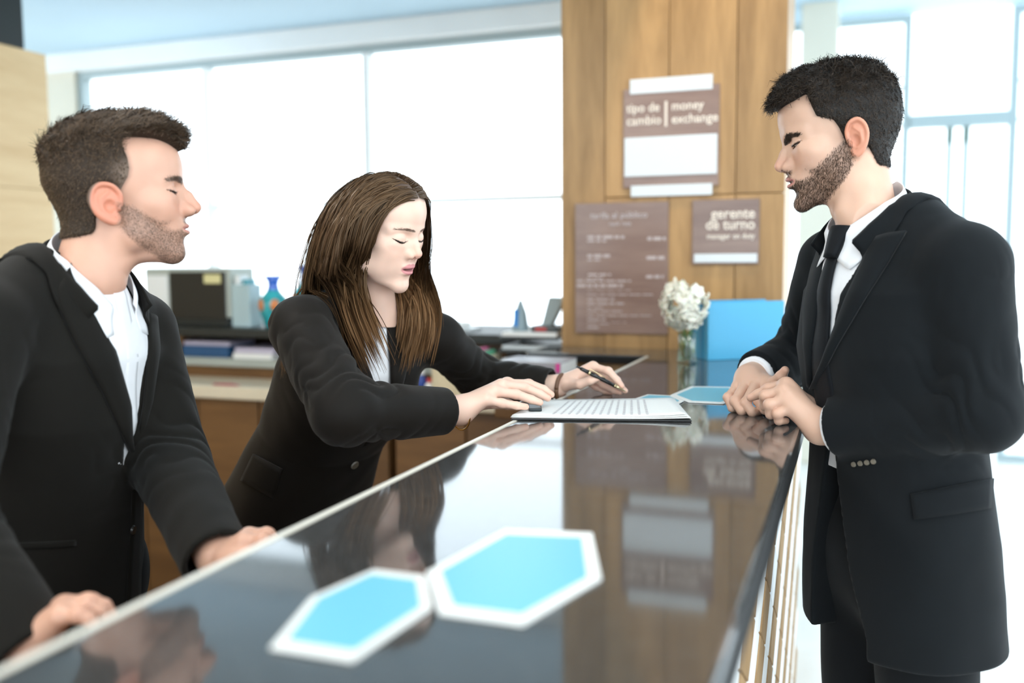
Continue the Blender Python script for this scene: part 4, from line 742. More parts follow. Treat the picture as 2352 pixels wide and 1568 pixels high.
o, w_, h_ = sgn('brown money exchange sign with a white panel, highest on the column', (1433, 207), (1651, 425)); box('plate', (0, -0.006, 0), (w_, 0.004, h_), mt_plate, o, 0.001)
bar(o, 'insert_bar', (1448, 184), (1637, 205), mt_bar, -0.008, 0.003); bar(o, 'insert_bar', (1450, 427), (1636, 447), mt_bar, -0.008, 0.003); bar(o, 'insert_panel', (1436, 318), (1647, 399), mt_bar, -0.010, -0.006); bar(o, 'divider', (1528, 233), (1533, 291), mt_let, -0.008, -0.006)
txt(o, 'tipo de', 1440, 260, 77, 21, mt_let); txt(o, 'cambio', 1440, 289, 80, 21, mt_let); txt(o, 'money', 1543, 254, 72, 21, mt_let); txt(o, 'exchange', 1543, 284, 104, 21, mt_let)
o, w_, h_ = sgn('tall brown price list sign in small print, lowest on the column', (1322, 468), (1534, 768)); box('plate', (0, -0.006, 0), (w_, 0.004, h_), mt_plate, o, 0.001)
txt(o, 'tarifa al público', 1357, 502, 137, 15, mt_let2); txt(o, 'rack rate', 1400, 518, 52, 10, mt_let2)
for (a, b, c, d) in [(1350, 540, 1435, 549), (1350, 550, 1393, 557), (1488, 543, 1530, 553), (1350, 583, 1402, 592), (1350, 594, 1384, 600), (1486, 587, 1527, 597), (1352, 627, 1404, 634), (1350, 636, 1386, 641), (1485, 631, 1525, 640), (1326, 642, 1450, 648), (1326, 652, 1432, 660), (1350, 664, 1450, 668), (1350, 674, 1502, 679), (1350, 684, 1412, 690), (1350, 694, 1434, 700), (1350, 704, 1386, 709), (1350, 712, 1430, 717), (1350, 722, 1500, 727), (1350, 731, 1392, 737), (1404, 738, 1440, 742), (1350, 741, 1400, 746), (1350, 749, 1376, 755)]:
    x = a
    while x < c-4:
        l = min(c-x, random.uniform(9, 30)); bar(o, 'print_line', (x, b+1), (x+l, d-1.5), mt_let2, -0.0068, -0.006); x += l+4
o, w_, h_ = sgn('brown duty manager sign with one white strip, beside the price list', (1591, 460), (1743, 606)); box('plate', (0, -0.006, 0), (w_, 0.004, h_), mt_plate, o, 0.001)
bar(o, 'insert_bar', (1595, 583), (1739, 602), mt_bar, -0.009, -0.006); txt(o, 'gerente', 1735, 500, 97, 24, mt_let, 'RIGHT'); txt(o, 'de turno', 1735, 525, 108, 24, mt_let, 'RIGHT'); txt(o, 'manager on duty', 1734, 547, 106, 13, mt_let, 'RIGHT')
# ------------------------------------------------------------------ recessed downlights
mt_lamp = mat('lamp_diffuser', (1.0, 0.86, 0.66), 0.5, emit=6.0); mt_trim = mat('lamp_trim', (0.8, 0.8, 0.8), 0.3)
def downlight(x, y, z, tgt, w_, col, lab, size=62):
    o = empty('downlight', (x, y, z)); tag(o, lab, 'lamp', 'recessed ceiling downlights'); lathe('trim', [(0.050, 0.0), (0.062, 0.0), (0.062, -0.008), (0.048, -0.008), (0.050, 0.0)], mt_trim, o, 28); lathe('diffuser', [(0.001, -0.002), (0.048, -0.002)], mt_lamp, o, 28)
    l = bpy.data.lights.new('downlight_beam', 'SPOT'); l.energy = w_; l.color = col; l.spot_size = math.radians(size); l.spot_blend = 0.8; l.shadow_soft_size = 0.05; lo_ = bpy.data.objects.new('downlight_beam', l); COL.objects.link(lo_); lo_.parent = o; lo_.location = (0, 0, -0.02); lo_.rotation_euler = (Vector(tgt)-Vector((x, y, z))).to_track_quat('-Z', 'Y').to_euler()
downlight(-0.40, 2.45, 3.02, (-0.42, 2.95, 1.75), 30, (1.0, 0.80, 0.55), 'recessed downlight aimed at the sign column from the hall ceiling', 50)
# ------------------------------------------------------------------ people
def Wp(u, v, z): return np.array([0, 0, 0.0])+UV(u, v)+np.array([0, 0, z])
def settle(root):
    for c in list(root.children): c.location = Vector(c.location)-root.location
def joinmesh(parts):
    V = []; Q = []; C = []; n = 0
    for v, q, c in parts: V.append(v); Q.append(q+n); C.append(c); n += len(v)
    return np.vstack(V), np.vstack(Q), np.vstack(C)
MALE = dict(zs=[-0.04, 0.06, 0.14, 0.30, 0.46, 0.56, 0.63, 0.68], a=[0.198, 0.197, 0.193, 0.172, 0.190, 0.178, 0.130, 0.075], b=[0.140, 0.136, 0.130, 0.118, 0.130, 0.118, 0.088, 0.066], cy=[0, 0, 0, 0, 0.004, 0.0, -0.008, -0.01])
def jacket_field(torso, o, R, sh, arms, cuts, k=0.016, yr=(0.040, 0.058), ytop=(0.060, 0.672), cutfn=None):
    """arms: list of dicts pts (shoulder, elbow, wrist), rad, cut (distance before the wrist)"""
    loc = lambda x, y, z: np.asarray(o)+R@np.array([x, y, z])
    def solid(P):
        d = torso(P)
        for s, S in zip((1, -1), sh): d = smin(d, rc(P, loc(s*ytop[0], -0.012, ytop[1]), S, yr[0], yr[1]), 0.05)
        return d
    def sleeves(P):
        e = None
        for A_ in arms:
            p = A_['pts']; ax = (p[2]-p[1])/np.linalg.norm(p[2]-p[1]); end = p[2]-ax*A_['cut']; x = chain(P, [p[0], p[1], end+ax*0.03], A_['rad'], 0.02)
            x = smax(x, ((P-end.astype(f4))@ax.astype(f4)), 0.004); r = A_['rad'][2]; x = smax(x, -rc(P, end-ax*0.04, end+ax*0.05, r-0.007, r-0.005), 0.003); e = x if e is None else np.minimum(e, x)
        return e
    def full(P): return smin(solid(P), sleeves(P), k)
    def cutf(P):
        d = solid(P)
        if cutfn is not None:
            q = (P-np.asarray(o, f4))@R.astype(f4); c = cutfn(q[:, 0], q[:, 2]); d = smax(d, -np.maximum(c, 0.01-q[:, 1]).astype(f4), 0.004)
        e = sleeves(P); return smin(d, e, k)
    return solid, full, cutf
def vcut(zl, xl, zr, xr):
    return lambda x, z: np.maximum(x-np.interp(z, zl, xl), np.interp(z, zr, xr)-x)
def mesh_cloth(name, f, lo, hi, h, m, parent, joints, seed, base=0.0012, amp=0.0045):
    V, Q = mesh_sdf(f, lo, hi, h); N_ = grad(f, V, h); V = folds(V, N_, joints, seed, base, amp); return from_np(name, V, Q, m, parent)
def bounds(pts, m): p = np.array(pts); return p.min(0)-m, p.max(0)+m
def build_head(q, R, o, s, skin, lipc, beardc, bd, browc, h=1.7, lo=(-100, -125, -185), hi=(100, 135, 145)):
    f = lambda P: head_sdf(P, q); V, Q = mesh_sdf(f, lo, hi, h); c, m = head_colour(V, q, skin, lipc, beardc, bd, browc); return f, V, Q, c, m
def neck_prims(R, o, s, nb, r0, r1, scm=True, sgn=1):
    L = lambda P: tuple(R.T@(np.asarray(P)-o)/(0.001*s)); b = np.array(L(nb)); a = np.array([0, -24, -8.0]); out = [(tuple(a), tuple(b+(b-a)*0.25), r0-6, r1, 36)]
    if scm:
        for x in (-1, 1): out.append(((x*50, -26, -24), tuple(b+np.array([x*16, 40, 0])), 7, 6, 24))
    return out
# ================================================================== the customer on the right
def customer():
    root = empty('person', Wp(0.68, 1.60, 0)); tag(root, 'bearded man in a black suit and black tie leaning clasped hands on the counter', 'person')
    s = 0.993; Rh = rot_from(UV(-math.cos(math.radians(9)), math.sin(math.radians(9))), 11, 0); oh = at(1936, 328, 1.625)
    Rt = frame(-0.98, -0.19, 3.5); o = Wp(0.676, 1.60, 0.775); loc = lambda x, y, z: o+Rt@np.array([x, y, z])
    nb = loc(0.012, 0.034, 0.700)
    q = dict(DEF, necks=neck_prims(Rh, oh, s, nb, 50, 50), eye=2.3, slit=7.2, mouth=1.5, lip=0.85, my=5, chin=(0, 85, -90), chin_r=(17, 15, 14), tip=(0, 110.5, -17), tip_r=10.2, brow=1.15, browz=-3, frown=5, browt=4.6, ear=0.82,
             nape=[-60, -60, -54, -40, -8])
    skin = (0.60, 0.375, 0.275)
    f, V, Q, c, m = build_head(q, Rh, oh, s, skin, (0.50, 0.22, 0.19), (0.085, 0.05, 0.035), 0.62, (0.022, 0.014, 0.01)); c = lerp(c, (0.03, 0.022, 0.018), m['hair']*0.9)
    head = (oh+(V*0.001*s)@Rh.T, Q, c)
    LW, RW = at(1888, 985, 1.585), at(1722, 868, 1.80)
    HL = dict(wrist=LW, f=[finger((1806, 884, 1.63), (1764, 893, 1.655), (1741, 905, 1.665), (1724, 913, 1.67)), finger((1800, 898, 1.615), (1757, 909, 1.63), (1757, 932, 1.64), (1776, 938, 1.645)),
              finger((1806, 918, 1.605), (1766, 929, 1.61), (1770, 951, 1.615), (1788, 953, 1.625)), finger((1820, 937, 1.60), (1785, 950, 1.60), (1789, 966, 1.605), (1805, 966, 1.615))], t=finger((1858, 930, 1.63), (1822, 896, 1.665), (1797, 888, 1.68), (1778, 884, 1.69)))
    HR = dict(wrist=RW, f=[finger((1765, 883, 1.755), (1742, 922, 1.715), (1757, 941, 1.70), (1772, 938, 1.715)), finger((1740, 876, 1.765), (1712, 927, 1.72), (1728, 946, 1.705), (1746, 944, 1.72)),
              finger((1714, 879, 1.775), (1688, 922, 1.735), (1703, 943, 1.72), (1720, 943, 1.735)), finger((1693, 888, 1.785), (1671, 913, 1.755), (1681, 937, 1.745), (1696, 941, 1.755))], t=finger((1752, 878, 1.785), (1778, 880, 1.735), (1794, 864, 1.715), (1803, 850, 1.705)))
    shL, shR = loc(-0.165, 0, 0.595), loc(0.165, 0, 0.595)
    shL = at(2215, 612, 1.43); elL = at(2258, 948, 1.405); shR = Wp(0.612, 1.79, 1.375); elR = at(1845, 815, 1.93)
    hl = hand_mesh(HL, 1.0, skin, [elL*0.5+LW*0.5, LW*0.8+elL*0.2]); hr = hand_mesh(HR, 0.97, skin, [elR*0.5+RW*0.5, RW*0.8+elR*0.2])
    core = torso_fn(loc(0, 0, 0.22), Rt, np.array(MALE['zs'])*0.5, np.array(MALE['a'])-0.06, np.array(MALE['b'])-0.05, np.array(MALE['cy']))
    fc = lambda P: smin(smin(core(P), np.minimum(chain(P, [shL, elL, LW], [0.05, 0.04, 0.028]), chain(P, [shR, elR, RW], [0.05, 0.04, 0.028])), 0.03), rc(P, nb-np.array([0, 0, 0.14]), nb-np.array([0, 0, 0.10]), 0.04, 0.038), 0.03)
    lo, hi = bounds([o, shL, shR, elL, elR, LW, RW, nb], 0.12); cv, cq = mesh_sdf(fc, lo, hi, 0.010); cc = np.tile(skin, (len(cv), 1))
    from_np('body', *joinmesh([head, hl, hr, (cv, cq, cc)])[:2], MT_SKIN, root, True, joinmesh([head, hl, hr, (cv, cq, cc)])[2])
    eyeballs(root, Rh, oh, s, 26); teeth(root, Rh, oh, s, y0=96.5); lashes(root, q, Rh, oh, s, 0.6)
    # hair
    def thick(P):
        z = P[:, 2]; y = P[:, 1]; t = 6+7*ss(z, 55, 105)+8*ss(y, 10, 80)*ss(z, 60, 100)-3.5*ss(-z, 0, 50); return t+2.4*vnoise(P, 0.16, 4)*ss(z, 40, 90)+1.0*vnoise(P, 0.35, 6)
    def flow(P): 
        t = ss(P[:, 2], 60, 100); d = np.stack([0.35*np.sign(P[:, 0]), np.where(P[:, 1] > 20, 0.9, -0.2), -0.1+0*t], 1)*t[:, None]+np.stack([0*t, -0.35+0*t, -0.95+0*t], 1)*(1-t[:, None]); return d
    short_hair(root, q, Rh, oh, s, thick, flow, lambda P: 7+10*ss(P[:, 2], 50, 100), 26000, (0.010, 0.007, 0.005), (0.040, 0.026, 0.017), 11, (0.010, 0.008, 0.007), 1.2, 0.5)
    bf = lambda P: np.stack([0*P[:, 0], 0.25+0*P[:, 0], -1+0*P[:, 0]], 1)
    face_hair(root, 'beard', V, Q, f, m['beard']*(0.5+0.5*ss(-V[:, 2], -10, 60)), q, Rh, oh, s, 9000, bf, 5.0, (0.02, 0.012, 0.008), (0.09, 0.05, 0.03), 3, 0.42, 0.45)
    face_hair(root, 'eyebrow', V, Q, f, m['brow'], q, Rh, oh, s, 900, lambda P: np.stack([np.sign(P[:, 0]), 0*P[:, 0], 0.25+0*P[:, 0]], 1), 6.0, (0.012, 0.008, 0.006), (0.03, 0.02, 0.014), 5, 0.5, 0.25)
    # clothes
    tor = torso_fn(o, Rt, *[np.array(MALE[k]) for k in ('zs', 'a', 'b', 'cy')])
    arms = [dict(pts=(shL, elL, LW), rad=(0.066, 0.056, 0.047), cut=0.022), dict(pts=(shR, elR, RW), rad=(0.064, 0.058, 0.044), cut=0.024)]
    cut = vcut([-1, 0, 0.10, 0.25, 0.33, 0.36, 0.60, 0.72], [0.06, 0.055, 0.045, 0.02, 0.004, 0.000, 0.052, 0.068], [-1, 0, 0.10, 0.25, 0.33, 0.36, 0.60, 0.72], [-0.115, -0.10, -0.065, -0.02, -0.004, 0.000, -0.052, -0.068])
    solid, full, cutf = jacket_field(tor, o, Rt, (shR, shL), arms, None, cutfn=cut)
    lo, hi = bounds([loc(0.2, 0.15, 0), loc(-0.2, -0.15, 0), shL, shR, elL, elR, LW, RW, nb], 0.09)
    J = [(shL, elL, LW, 0.10, 1.5), (shR, elR, RW, 0.10, 1.4), (loc(0, 0, 0.4), shL, elL, 0.09, 0.5)]
    mesh_cloth('jacket', cutf, lo, hi, 0.0042, MT_SUIT2, root, J, 21)
    sh_in = lambda P: smin(tor(P, -0.005), rc(P, nb-Rt[:, 2]*0.12, nb-Rt[:, 2]*0.060, 0.070, 0.052), 0.04)
    fshirt = lambda P: smax(sh_in(P), ((0.26-(P-o.astype(f4))@Rt[:, 2].astype(f4))).astype(f4), 0.005)
    mesh_cloth('shirt', fshirt, *bounds([loc(0.2, 0.15, 0.26), loc(-0.2, -0.15, 0.26), loc(0, 0, 0.68)], 0.05), 0.005, MT_SHIRT, root, [], 5, 0.0015)
    P_ = lambda *a, **k: patch_loc(*a, **k)
    def T(name, e1, e2, off, th, mtl, nu=24, nv=7, puff=0.0, surf=sh_in): return patch_loc(name, surf, o, Rt, e1, e2, nu, nv, off, th, mtl, root, puff=puff)
    T('tie', [(-0.012, 0.620), (-0.030, 0.42), (-0.036, 0.30)], [(0.012, 0.620), (0.030, 0.42), (0.036, 0.30)], 0.003, 0.004, MT_TIE, puff=0.003)
    T('tie_knot', [(-0.020, 0.664), (-0.013, 0.616)], [(0.020, 0.664), (0.013, 0.616)], 0.003, 0.010, MT_TIE, 8, 7, 0.006)
    T('placket', [(-0.005, 0.64), (-0.005, 0.30)], [(0.022, 0.64), (0.022, 0.30)], 0.0005, 0.0015, MT_SHIRT)
    # lapels: inner edge follows the opening, outer edge with notch
    PX = lambda n, e1, e2, off, th, nu=24, nv=7, puff=0.0: patch_px(n, solid, e1, e2, nu, nv, off, th, MT_SUIT2, root, puff=puff)
    PX('lapel', [(1866, 892), (1898, 812), (1943, 692), (1983, 602), (2001, 552)], [(1876, 892), (1925, 796), (1985, 694), (2040, 608), (2084, 533)], 0.001, 0.0045, 30, 8, 0.005)
    PX('lapel', [(1868, 892), (1868, 800), (1884, 700), (1898, 620), (1906, 560)], [(1862, 880), (1850, 790), (1850, 700), (1868, 615), (1890, 555)], 0.001, 0.0045, 30, 8, 0.004)
    ring_strip('jacket_collar', nb, Rt, [46, 64, 90, 180, 270, 296, 314], [0.086, 0.078, 0.072, 0.070, 0.072, 0.078, 0.086], [-0.055, -0.030, -0.002, 0.026, -0.002, -0.030, -0.055], [0.120, 0.112, 0.102, 0.092, 0.102, 0.112, 0.120], [-0.085, -0.068, -0.044, -0.016, -0.044, -0.068, -0.085], MT_SUIT2, root, bulge=0.003, thick=0.0035, surf=solid)
    ring_strip('shirt_collar', nb, Rt, [14, 40, 90, 180, 270, 320, 346], [0.058, 0.060, 0.060, 0.060, 0.060, 0.060, 0.058], [-0.040, -0.028, 0.004, 0.040, 0.004, -0.028, -0.040], [0.074, 0.088, 0.084, 0.076, 0.084, 0.088, 0.074], [-0.078, -0.100, -0.048, -0.010, -0.048, -0.100, -0.078], MT_SHIRT, root, bulge=0.003, surf=sh_in)
    for sg, dz in ((-1, 0.0),):
        patch_px('pocket_flap', full, [(2092, 1134), (2180, 1116), (2276, 1098)], [(2100, 1192), (2190, 1180), (2272, 1166)], 18, 6, 0.001, 0.004, MT_SUIT2, root)
    for W_, E_, r in ((LW, elL, 0.0405), (RW, elR, 0.038)):
        ax = (W_-E_)/np.linalg.norm(W_-E_); tube('shirt_cuff', [W_-ax*0.06, W_-ax*0.03, W_-ax*0.017, W_-ax*0.016], [r, r, r, r*0.9], MT_SHIRT, root, 28)
    for k in range(4): button(root, full, 1962+k*15, 1066-k*2.2, 0.0045, MT_BTN, 1.0, 2.0, 'cuff_button', 0.002)
    hp = loc(0, 0, 0.12); rt = Rt[:, 0]*[1, 1, 0]; rt /= np.linalg.norm(rt); fw = Rt[:, 1]*[1, 1, 0]; fw /= np.linalg.norm(fw); z = np.array([0, 0, 1.0])
    legs(root, hp-rt*0.078-z*0.06, hp+rt*0.078-z*0.06, Wp(0.68, 1.60, 0.0)-rt*0.10-fw*0.03+z*0.05, Wp(0.68, 1.60, 0)+rt*0.10+fw*0.0+z*0.05, MT_TROU, toe=fw, r=0.096, g=0.93, ztop=1.10, waist=0.30, zf=0.0005)
    settle(root); return root

# ================================================================== the man on the left
def colleague():
    root = empty('person', Wp(-0.72, 1.47, 0)); tag(root, 'man with short brown hair and stubble in an open-collar white shirt and dark suit', 'person')
    s = 0.985; Rh = rot_from(UV(math.cos(math.radians(17)), math.sin(math.radians(17))), -6, 0); oh = at(274, 470, 1.47)
    Rt = frame(0.974, -0.225, 10.0); o = Wp(-0.735, 1.475, 0.70)+frame(0.974, -0.225, 4.0)@np.array([0, 0, 0.62])-Rt@np.array([0, 0, 0.62]); loc = lambda x, y, z: o+Rt@np.array([x, y, z])
    nb = loc(0, 0.034, 0.695)
    q = dict(DEF, necks=neck_prims(Rh, oh, s, nb, 51, 54), eye=1.3, slit=6.5, mouth=0.2, lip=0.8, chin=(0, 69, -88), chin_r=(18, 15, 14), tip=(0, 114, -15), tip_r=9.2, bridge=(0, 92, 20), hump=1.5, brow=1.0, browz=0, ear=1.12, fore=3,
             hairline=[-30, -26, 0, 16, 28, 32, 31, 28, 26], front=[74, 79, 92, 99], nape=[-46, -46, -44, -34, -12])
    skin = (0.62, 0.35, 0.25)
    f, V, Q, c, m = build_head(q, Rh, oh, s, skin, (0.56, 0.26, 0.21), (0.16, 0.095, 0.065), 0.66, (0.16, 0.095, 0.065)); c = lerp(c, (0.05, 0.034, 0.024), m['hair']*0.9)
    head = (oh+(V*0.001*s)@Rh.T, Q, c)
    LW, RW = at(498, 1282, 1.27), at(62, 1492, 1.05)
    HL = dict(wrist=LW, f=[finger((563, 1252, 1.245), (606, 1246, 1.235), (626, 1262, 1.235), (632, 1280, 1.24)), finger((570, 1240, 1.27), (616, 1234, 1.262), (636, 1252, 1.262), (640, 1270, 1.265)),
              finger((572, 1236, 1.295), (614, 1232, 1.292), (634, 1248, 1.292), (636, 1264, 1.292)), finger((568, 1238, 1.318), (602, 1238, 1.318), (618, 1250, 1.318), (622, 1262, 1.318))], t=finger((525, 1292, 1.245), (558, 1290, 1.222), (590, 1283, 1.215), (612, 1283, 1.215)))
    up = np.array([0, 0, 0.012])
    HR = dict(wrist=RW, f=[finger((150, 1428, 1.075), (204, 1415, 1.085), (228, 1424, 1.085), (244, 1440, 1.085)), finger((152, 1432, 1.055), (212, 1418, 1.06), (240, 1428, 1.06), (256, 1446, 1.06)),
              finger((148, 1440, 1.035), (204, 1430, 1.035), (230, 1442, 1.035), (246, 1458, 1.035)), finger((140, 1452, 1.018), (184, 1448, 1.012), (206, 1458, 1.012), (220, 1470, 1.012))], t=finger((92, 1470, 1.075), (130, 1452, 1.10), (166, 1446, 1.11), (190, 1448, 1.112)))
    HL = dict(wrist=LW, f=[[p+up*0.3 for p in fg] for fg in HL['f']], t=[p+up*0.3 for p in HL['t']]); HR = dict(wrist=RW, f=[[p+up*1.5 for p in fg] for fg in HR['f']], t=[p+up*1.5 for p in HR['t']])
    shL, shR = Wp(-0.655, 1.640, 1.268), Wp(-0.735, 1.285, 1.300); elL = at(388, 1062, 1.52); elR = at(-160, 1180, 1.13)
    hl = hand_mesh(HL, 0.97, skin, [elL*0.5+LW*0.5, LW*0.8+elL*0.2], 0.0022); hr = hand_mesh(HR, 0.97, skin, [elR*0.5+RW*0.5, RW*0.8+elR*0.2], 0.0022)
    core = torso_fn(loc(0, 0, 0.22), Rt, np.array(MALE['zs'])*0.5, np.array(MALE['a'])-0.06, np.array(MALE['b'])-0.05, np.array(MALE['cy']))
    fc = lambda P: smin(smin(core(P), np.minimum(chain(P, [shL, elL, LW], [0.05, 0.04, 0.028]), chain(P, [shR, elR, RW], [0.05, 0.04, 0.028])), 0.03), rc(P, nb-np.array([0, 0, 0.14]), nb-np.array([0, 0, 0.10]), 0.04, 0.038), 0.03)
    lo, hi = bounds([o, shL, shR, elL, elR, LW, RW, nb], 0.12); cv, cq = mesh_sdf(fc, lo, hi, 0.010); B = joinmesh([head, hl, hr, (cv, cq, np.tile(skin, (len(cv), 1)))])
    from_np('body', B[0], B[1], MT_SKIN, root, True, B[2]); eyeballs(root, Rh, oh, s, 30); lashes(root, q, Rh, oh, s, 0.6)
    def thick(P):
        z = P[:, 2]; y = P[:, 1]; x = np.abs(P[:, 0]); t = 4.5+11*ss(z, 62, 108)+9*ss(y, 20, 85)*ss(z, 60, 95)+3*ss(-y, 20, 80)*ss(z, 10, 60)-2.5*ss(y, 0, 30)*(1-ss(z, 40, 80)); return t+2.6*vnoise(P*[1, 0.6, 1], 0.2, 14)*ss(z, 60, 95)+0.8*vnoise(P, 0.35, 16)
    def flow(P):
        t = ss(P[:, 2], 58, 98); one = np.ones(len(P)); return np.stack([0.25*np.sign(P[:, 0]), 0.75*one, 0.35*one], 1)*t[:, None]+np.stack([0*one, -0.5*one, -0.85*one], 1)*(1-t[:, None])
    def shc(V): return lerp(np.tile((0.036, 0.023, 0.015), (len(V), 1)), (0.20, 0.14, 0.105), ss(V[:, 1], -8, 22)*(1-ss(V[:, 2], 45, 72))*0.95)
    short_hair(root, q, Rh, oh, s, thick, flow, lambda P: 6+16*ss(P[:, 2], 60, 100), 24000, (0.024, 0.015, 0.009), (0.13, 0.082, 0.05), 31, shc, 1.15, 0.35)
    bf = lambda P: np.stack([0*P[:, 0], 0.1+0*P[:, 0], -1+0*P[:, 0]], 1)
    face_hair(root, 'beard', V, Q, f, m['beard'], q, Rh, oh, s, 9000, bf, 2.4, (0.05, 0.03, 0.02), (0.16, 0.10, 0.07), 33, 0.40, 0.4)
    face_hair(root, 'eyebrow', V, Q, f, m['brow'], q, Rh, oh, s, 700, lambda P: np.stack([np.sign(P[:, 0]), 0*P[:, 0], 0.1+0*P[:, 0]], 1), 6.0, (0.05, 0.03, 0.02), (0.12, 0.075, 0.05), 35, 0.42, 0.2)
    tor = torso_fn(o, Rt, *[np.array(MALE[k]) for k in ('zs', 'a', 'b', 'cy')])
    arms = [dict(pts=(shL, elL, LW), rad=(0.064, 0.060, 0.047), cut=-0.012), dict(pts=(shR, elR, RW), rad=(0.066, 0.062, 0.048), cut=-0.012)]
    zz = [-1, 0.39, 0.42, 0.52, 0.64, 0.72]; xl = [0.0, 0.001, 0.010, 0.032, 0.056, 0.070]
    solid, full, cutf = jacket_field(tor, o, Rt, (shR, shL), arms, None, cutfn=lambda x, z: np.where(z < 0.385, 0.05, np.maximum(x-np.interp(z, zz, xl), -np.interp(z, zz, xl)-x)))
    lo, hi = bounds([loc(0.2, 0.15, 0), loc(-0.2, -0.15, 0), shL, shR, elL, elR, LW, RW, nb], 0.09)
    mesh_cloth('jacket', cutf, lo, hi, 0.0045, MT_SUIT1, root, [(shL, elL, LW, 0.10, 1.2), (shR, elR, RW, 0.10, 1.2), (loc(0, 0, 0.4), shR, elR, 0.09, 0.5)], 41)
    sh_in = lambda P: smin(tor(P, -0.005), rc(P, nb-Rt[:, 2]*0.12, nb-Rt[:, 2]*0.060, 0.070, 0.052), 0.04)
    fshirt = lambda P: smax(sh_in(P), ((0.20-(P-o.astype(f4))@Rt[:, 2].astype(f4))).astype(f4), 0.005)
    mesh_cloth('shirt', fshirt, *bounds([loc(0.2, 0.15, 0.20), loc(-0.2, -0.15, 0.20), loc(0, 0, 0.68)], 0.05), 0.005, MT_SHIRT, root, [], 45, 0.0022)
    patch_loc('placket', sh_in, o, Rt, [(-0.014, 0.665), (-0.014, 0.24)], [(0.014, 0.665), (0.014, 0.24)], 30, 5, 0.001, 0.0022, MT_SHIRT, root)
    PX = lambda n, e1, e2, off, th, nu=24, nv=7, puff=0.0, m=MT_SUIT1: patch_px(n, solid, e1, e2, nu, nv, off, th, m, root, puff=puff)
    PX('lapel', [(302, 1050), (296, 930), (262, 810), (205, 690), (160, 600)], [(298, 1046), (232, 900), (170, 790), (130, 700), (128, 665)], 0.001, 0.0045, 30, 8, 0.005)
    PX('lapel', [(306, 1046), (326, 930), (338, 810), (336, 720)], [(310, 1040), (345, 920), (362, 800), (356, 730)], 0.001, 0.0045, 26, 7, 0.003)
    PX('front_panel', [(304, 1050), (300, 1180), (288, 1390)], [(326, 1040), (322, 1180), (318, 1390)], 0.0005, 0.004, 20, 5)
    PX('pocket_welt', [(28, 1246), (100, 1244), (172, 1240)], [(30, 1258), (100, 1257), (172, 1252)], 0.0005, 0.003, 14, 4)
    ring_strip('jacket_collar', nb, Rt, [46, 64, 90, 180, 270, 296, 314], [0.086, 0.078, 0.072, 0.070, 0.072, 0.078, 0.086], [-0.055, -0.030, -0.002, 0.026, -0.002, -0.030, -0.055], [0.120, 0.112, 0.102, 0.092, 0.102, 0.112, 0.120], [-0.085, -0.068, -0.044, -0.016, -0.044, -0.068, -0.085], MT_SUIT1, root, bulge=0.003, thick=0.0035, surf=solid)
    ring_strip('shirt_collar', nb, Rt, [24, 46, 90, 180, 270, 314, 336], [0.064, 0.061, 0.060, 0.060, 0.060, 0.061, 0.064], [-0.055, -0.030, 0.004, 0.040, 0.004, -0.030, -0.055], [0.084, 0.096, 0.084, 0.076, 0.084, 0.096, 0.084], [-0.095, -0.106, -0.048, -0.010, -0.048, -0.106, -0.095], MT_SHIRT, root, bulge=0.003, surf=sh_in)
    button(root, full, 299, 1216, 0.008, MT_BTND, 0.9, 2.0, 'button', 0.006)
    hp = loc(0, 0, 0.16); rt = Rt[:, 0]*[1, 1, 0]; rt /= np.linalg.norm(rt); fw = Rt[:, 1]*[1, 1, 0]; fw /= np.linalg.norm(fw); z = np.array([0, 0, 1.0]); b0 = Wp(-0.74, 1.47, 0)
    legs(root, hp-rt*0.09-z*0.06, hp+rt*0.09-z*0.06, b0-rt*0.10+z*0.06, b0+rt*0.10+z*0.06, MT_TROU, toe=fw, r=0.098, ztop=1.0)
    settle(root); return root
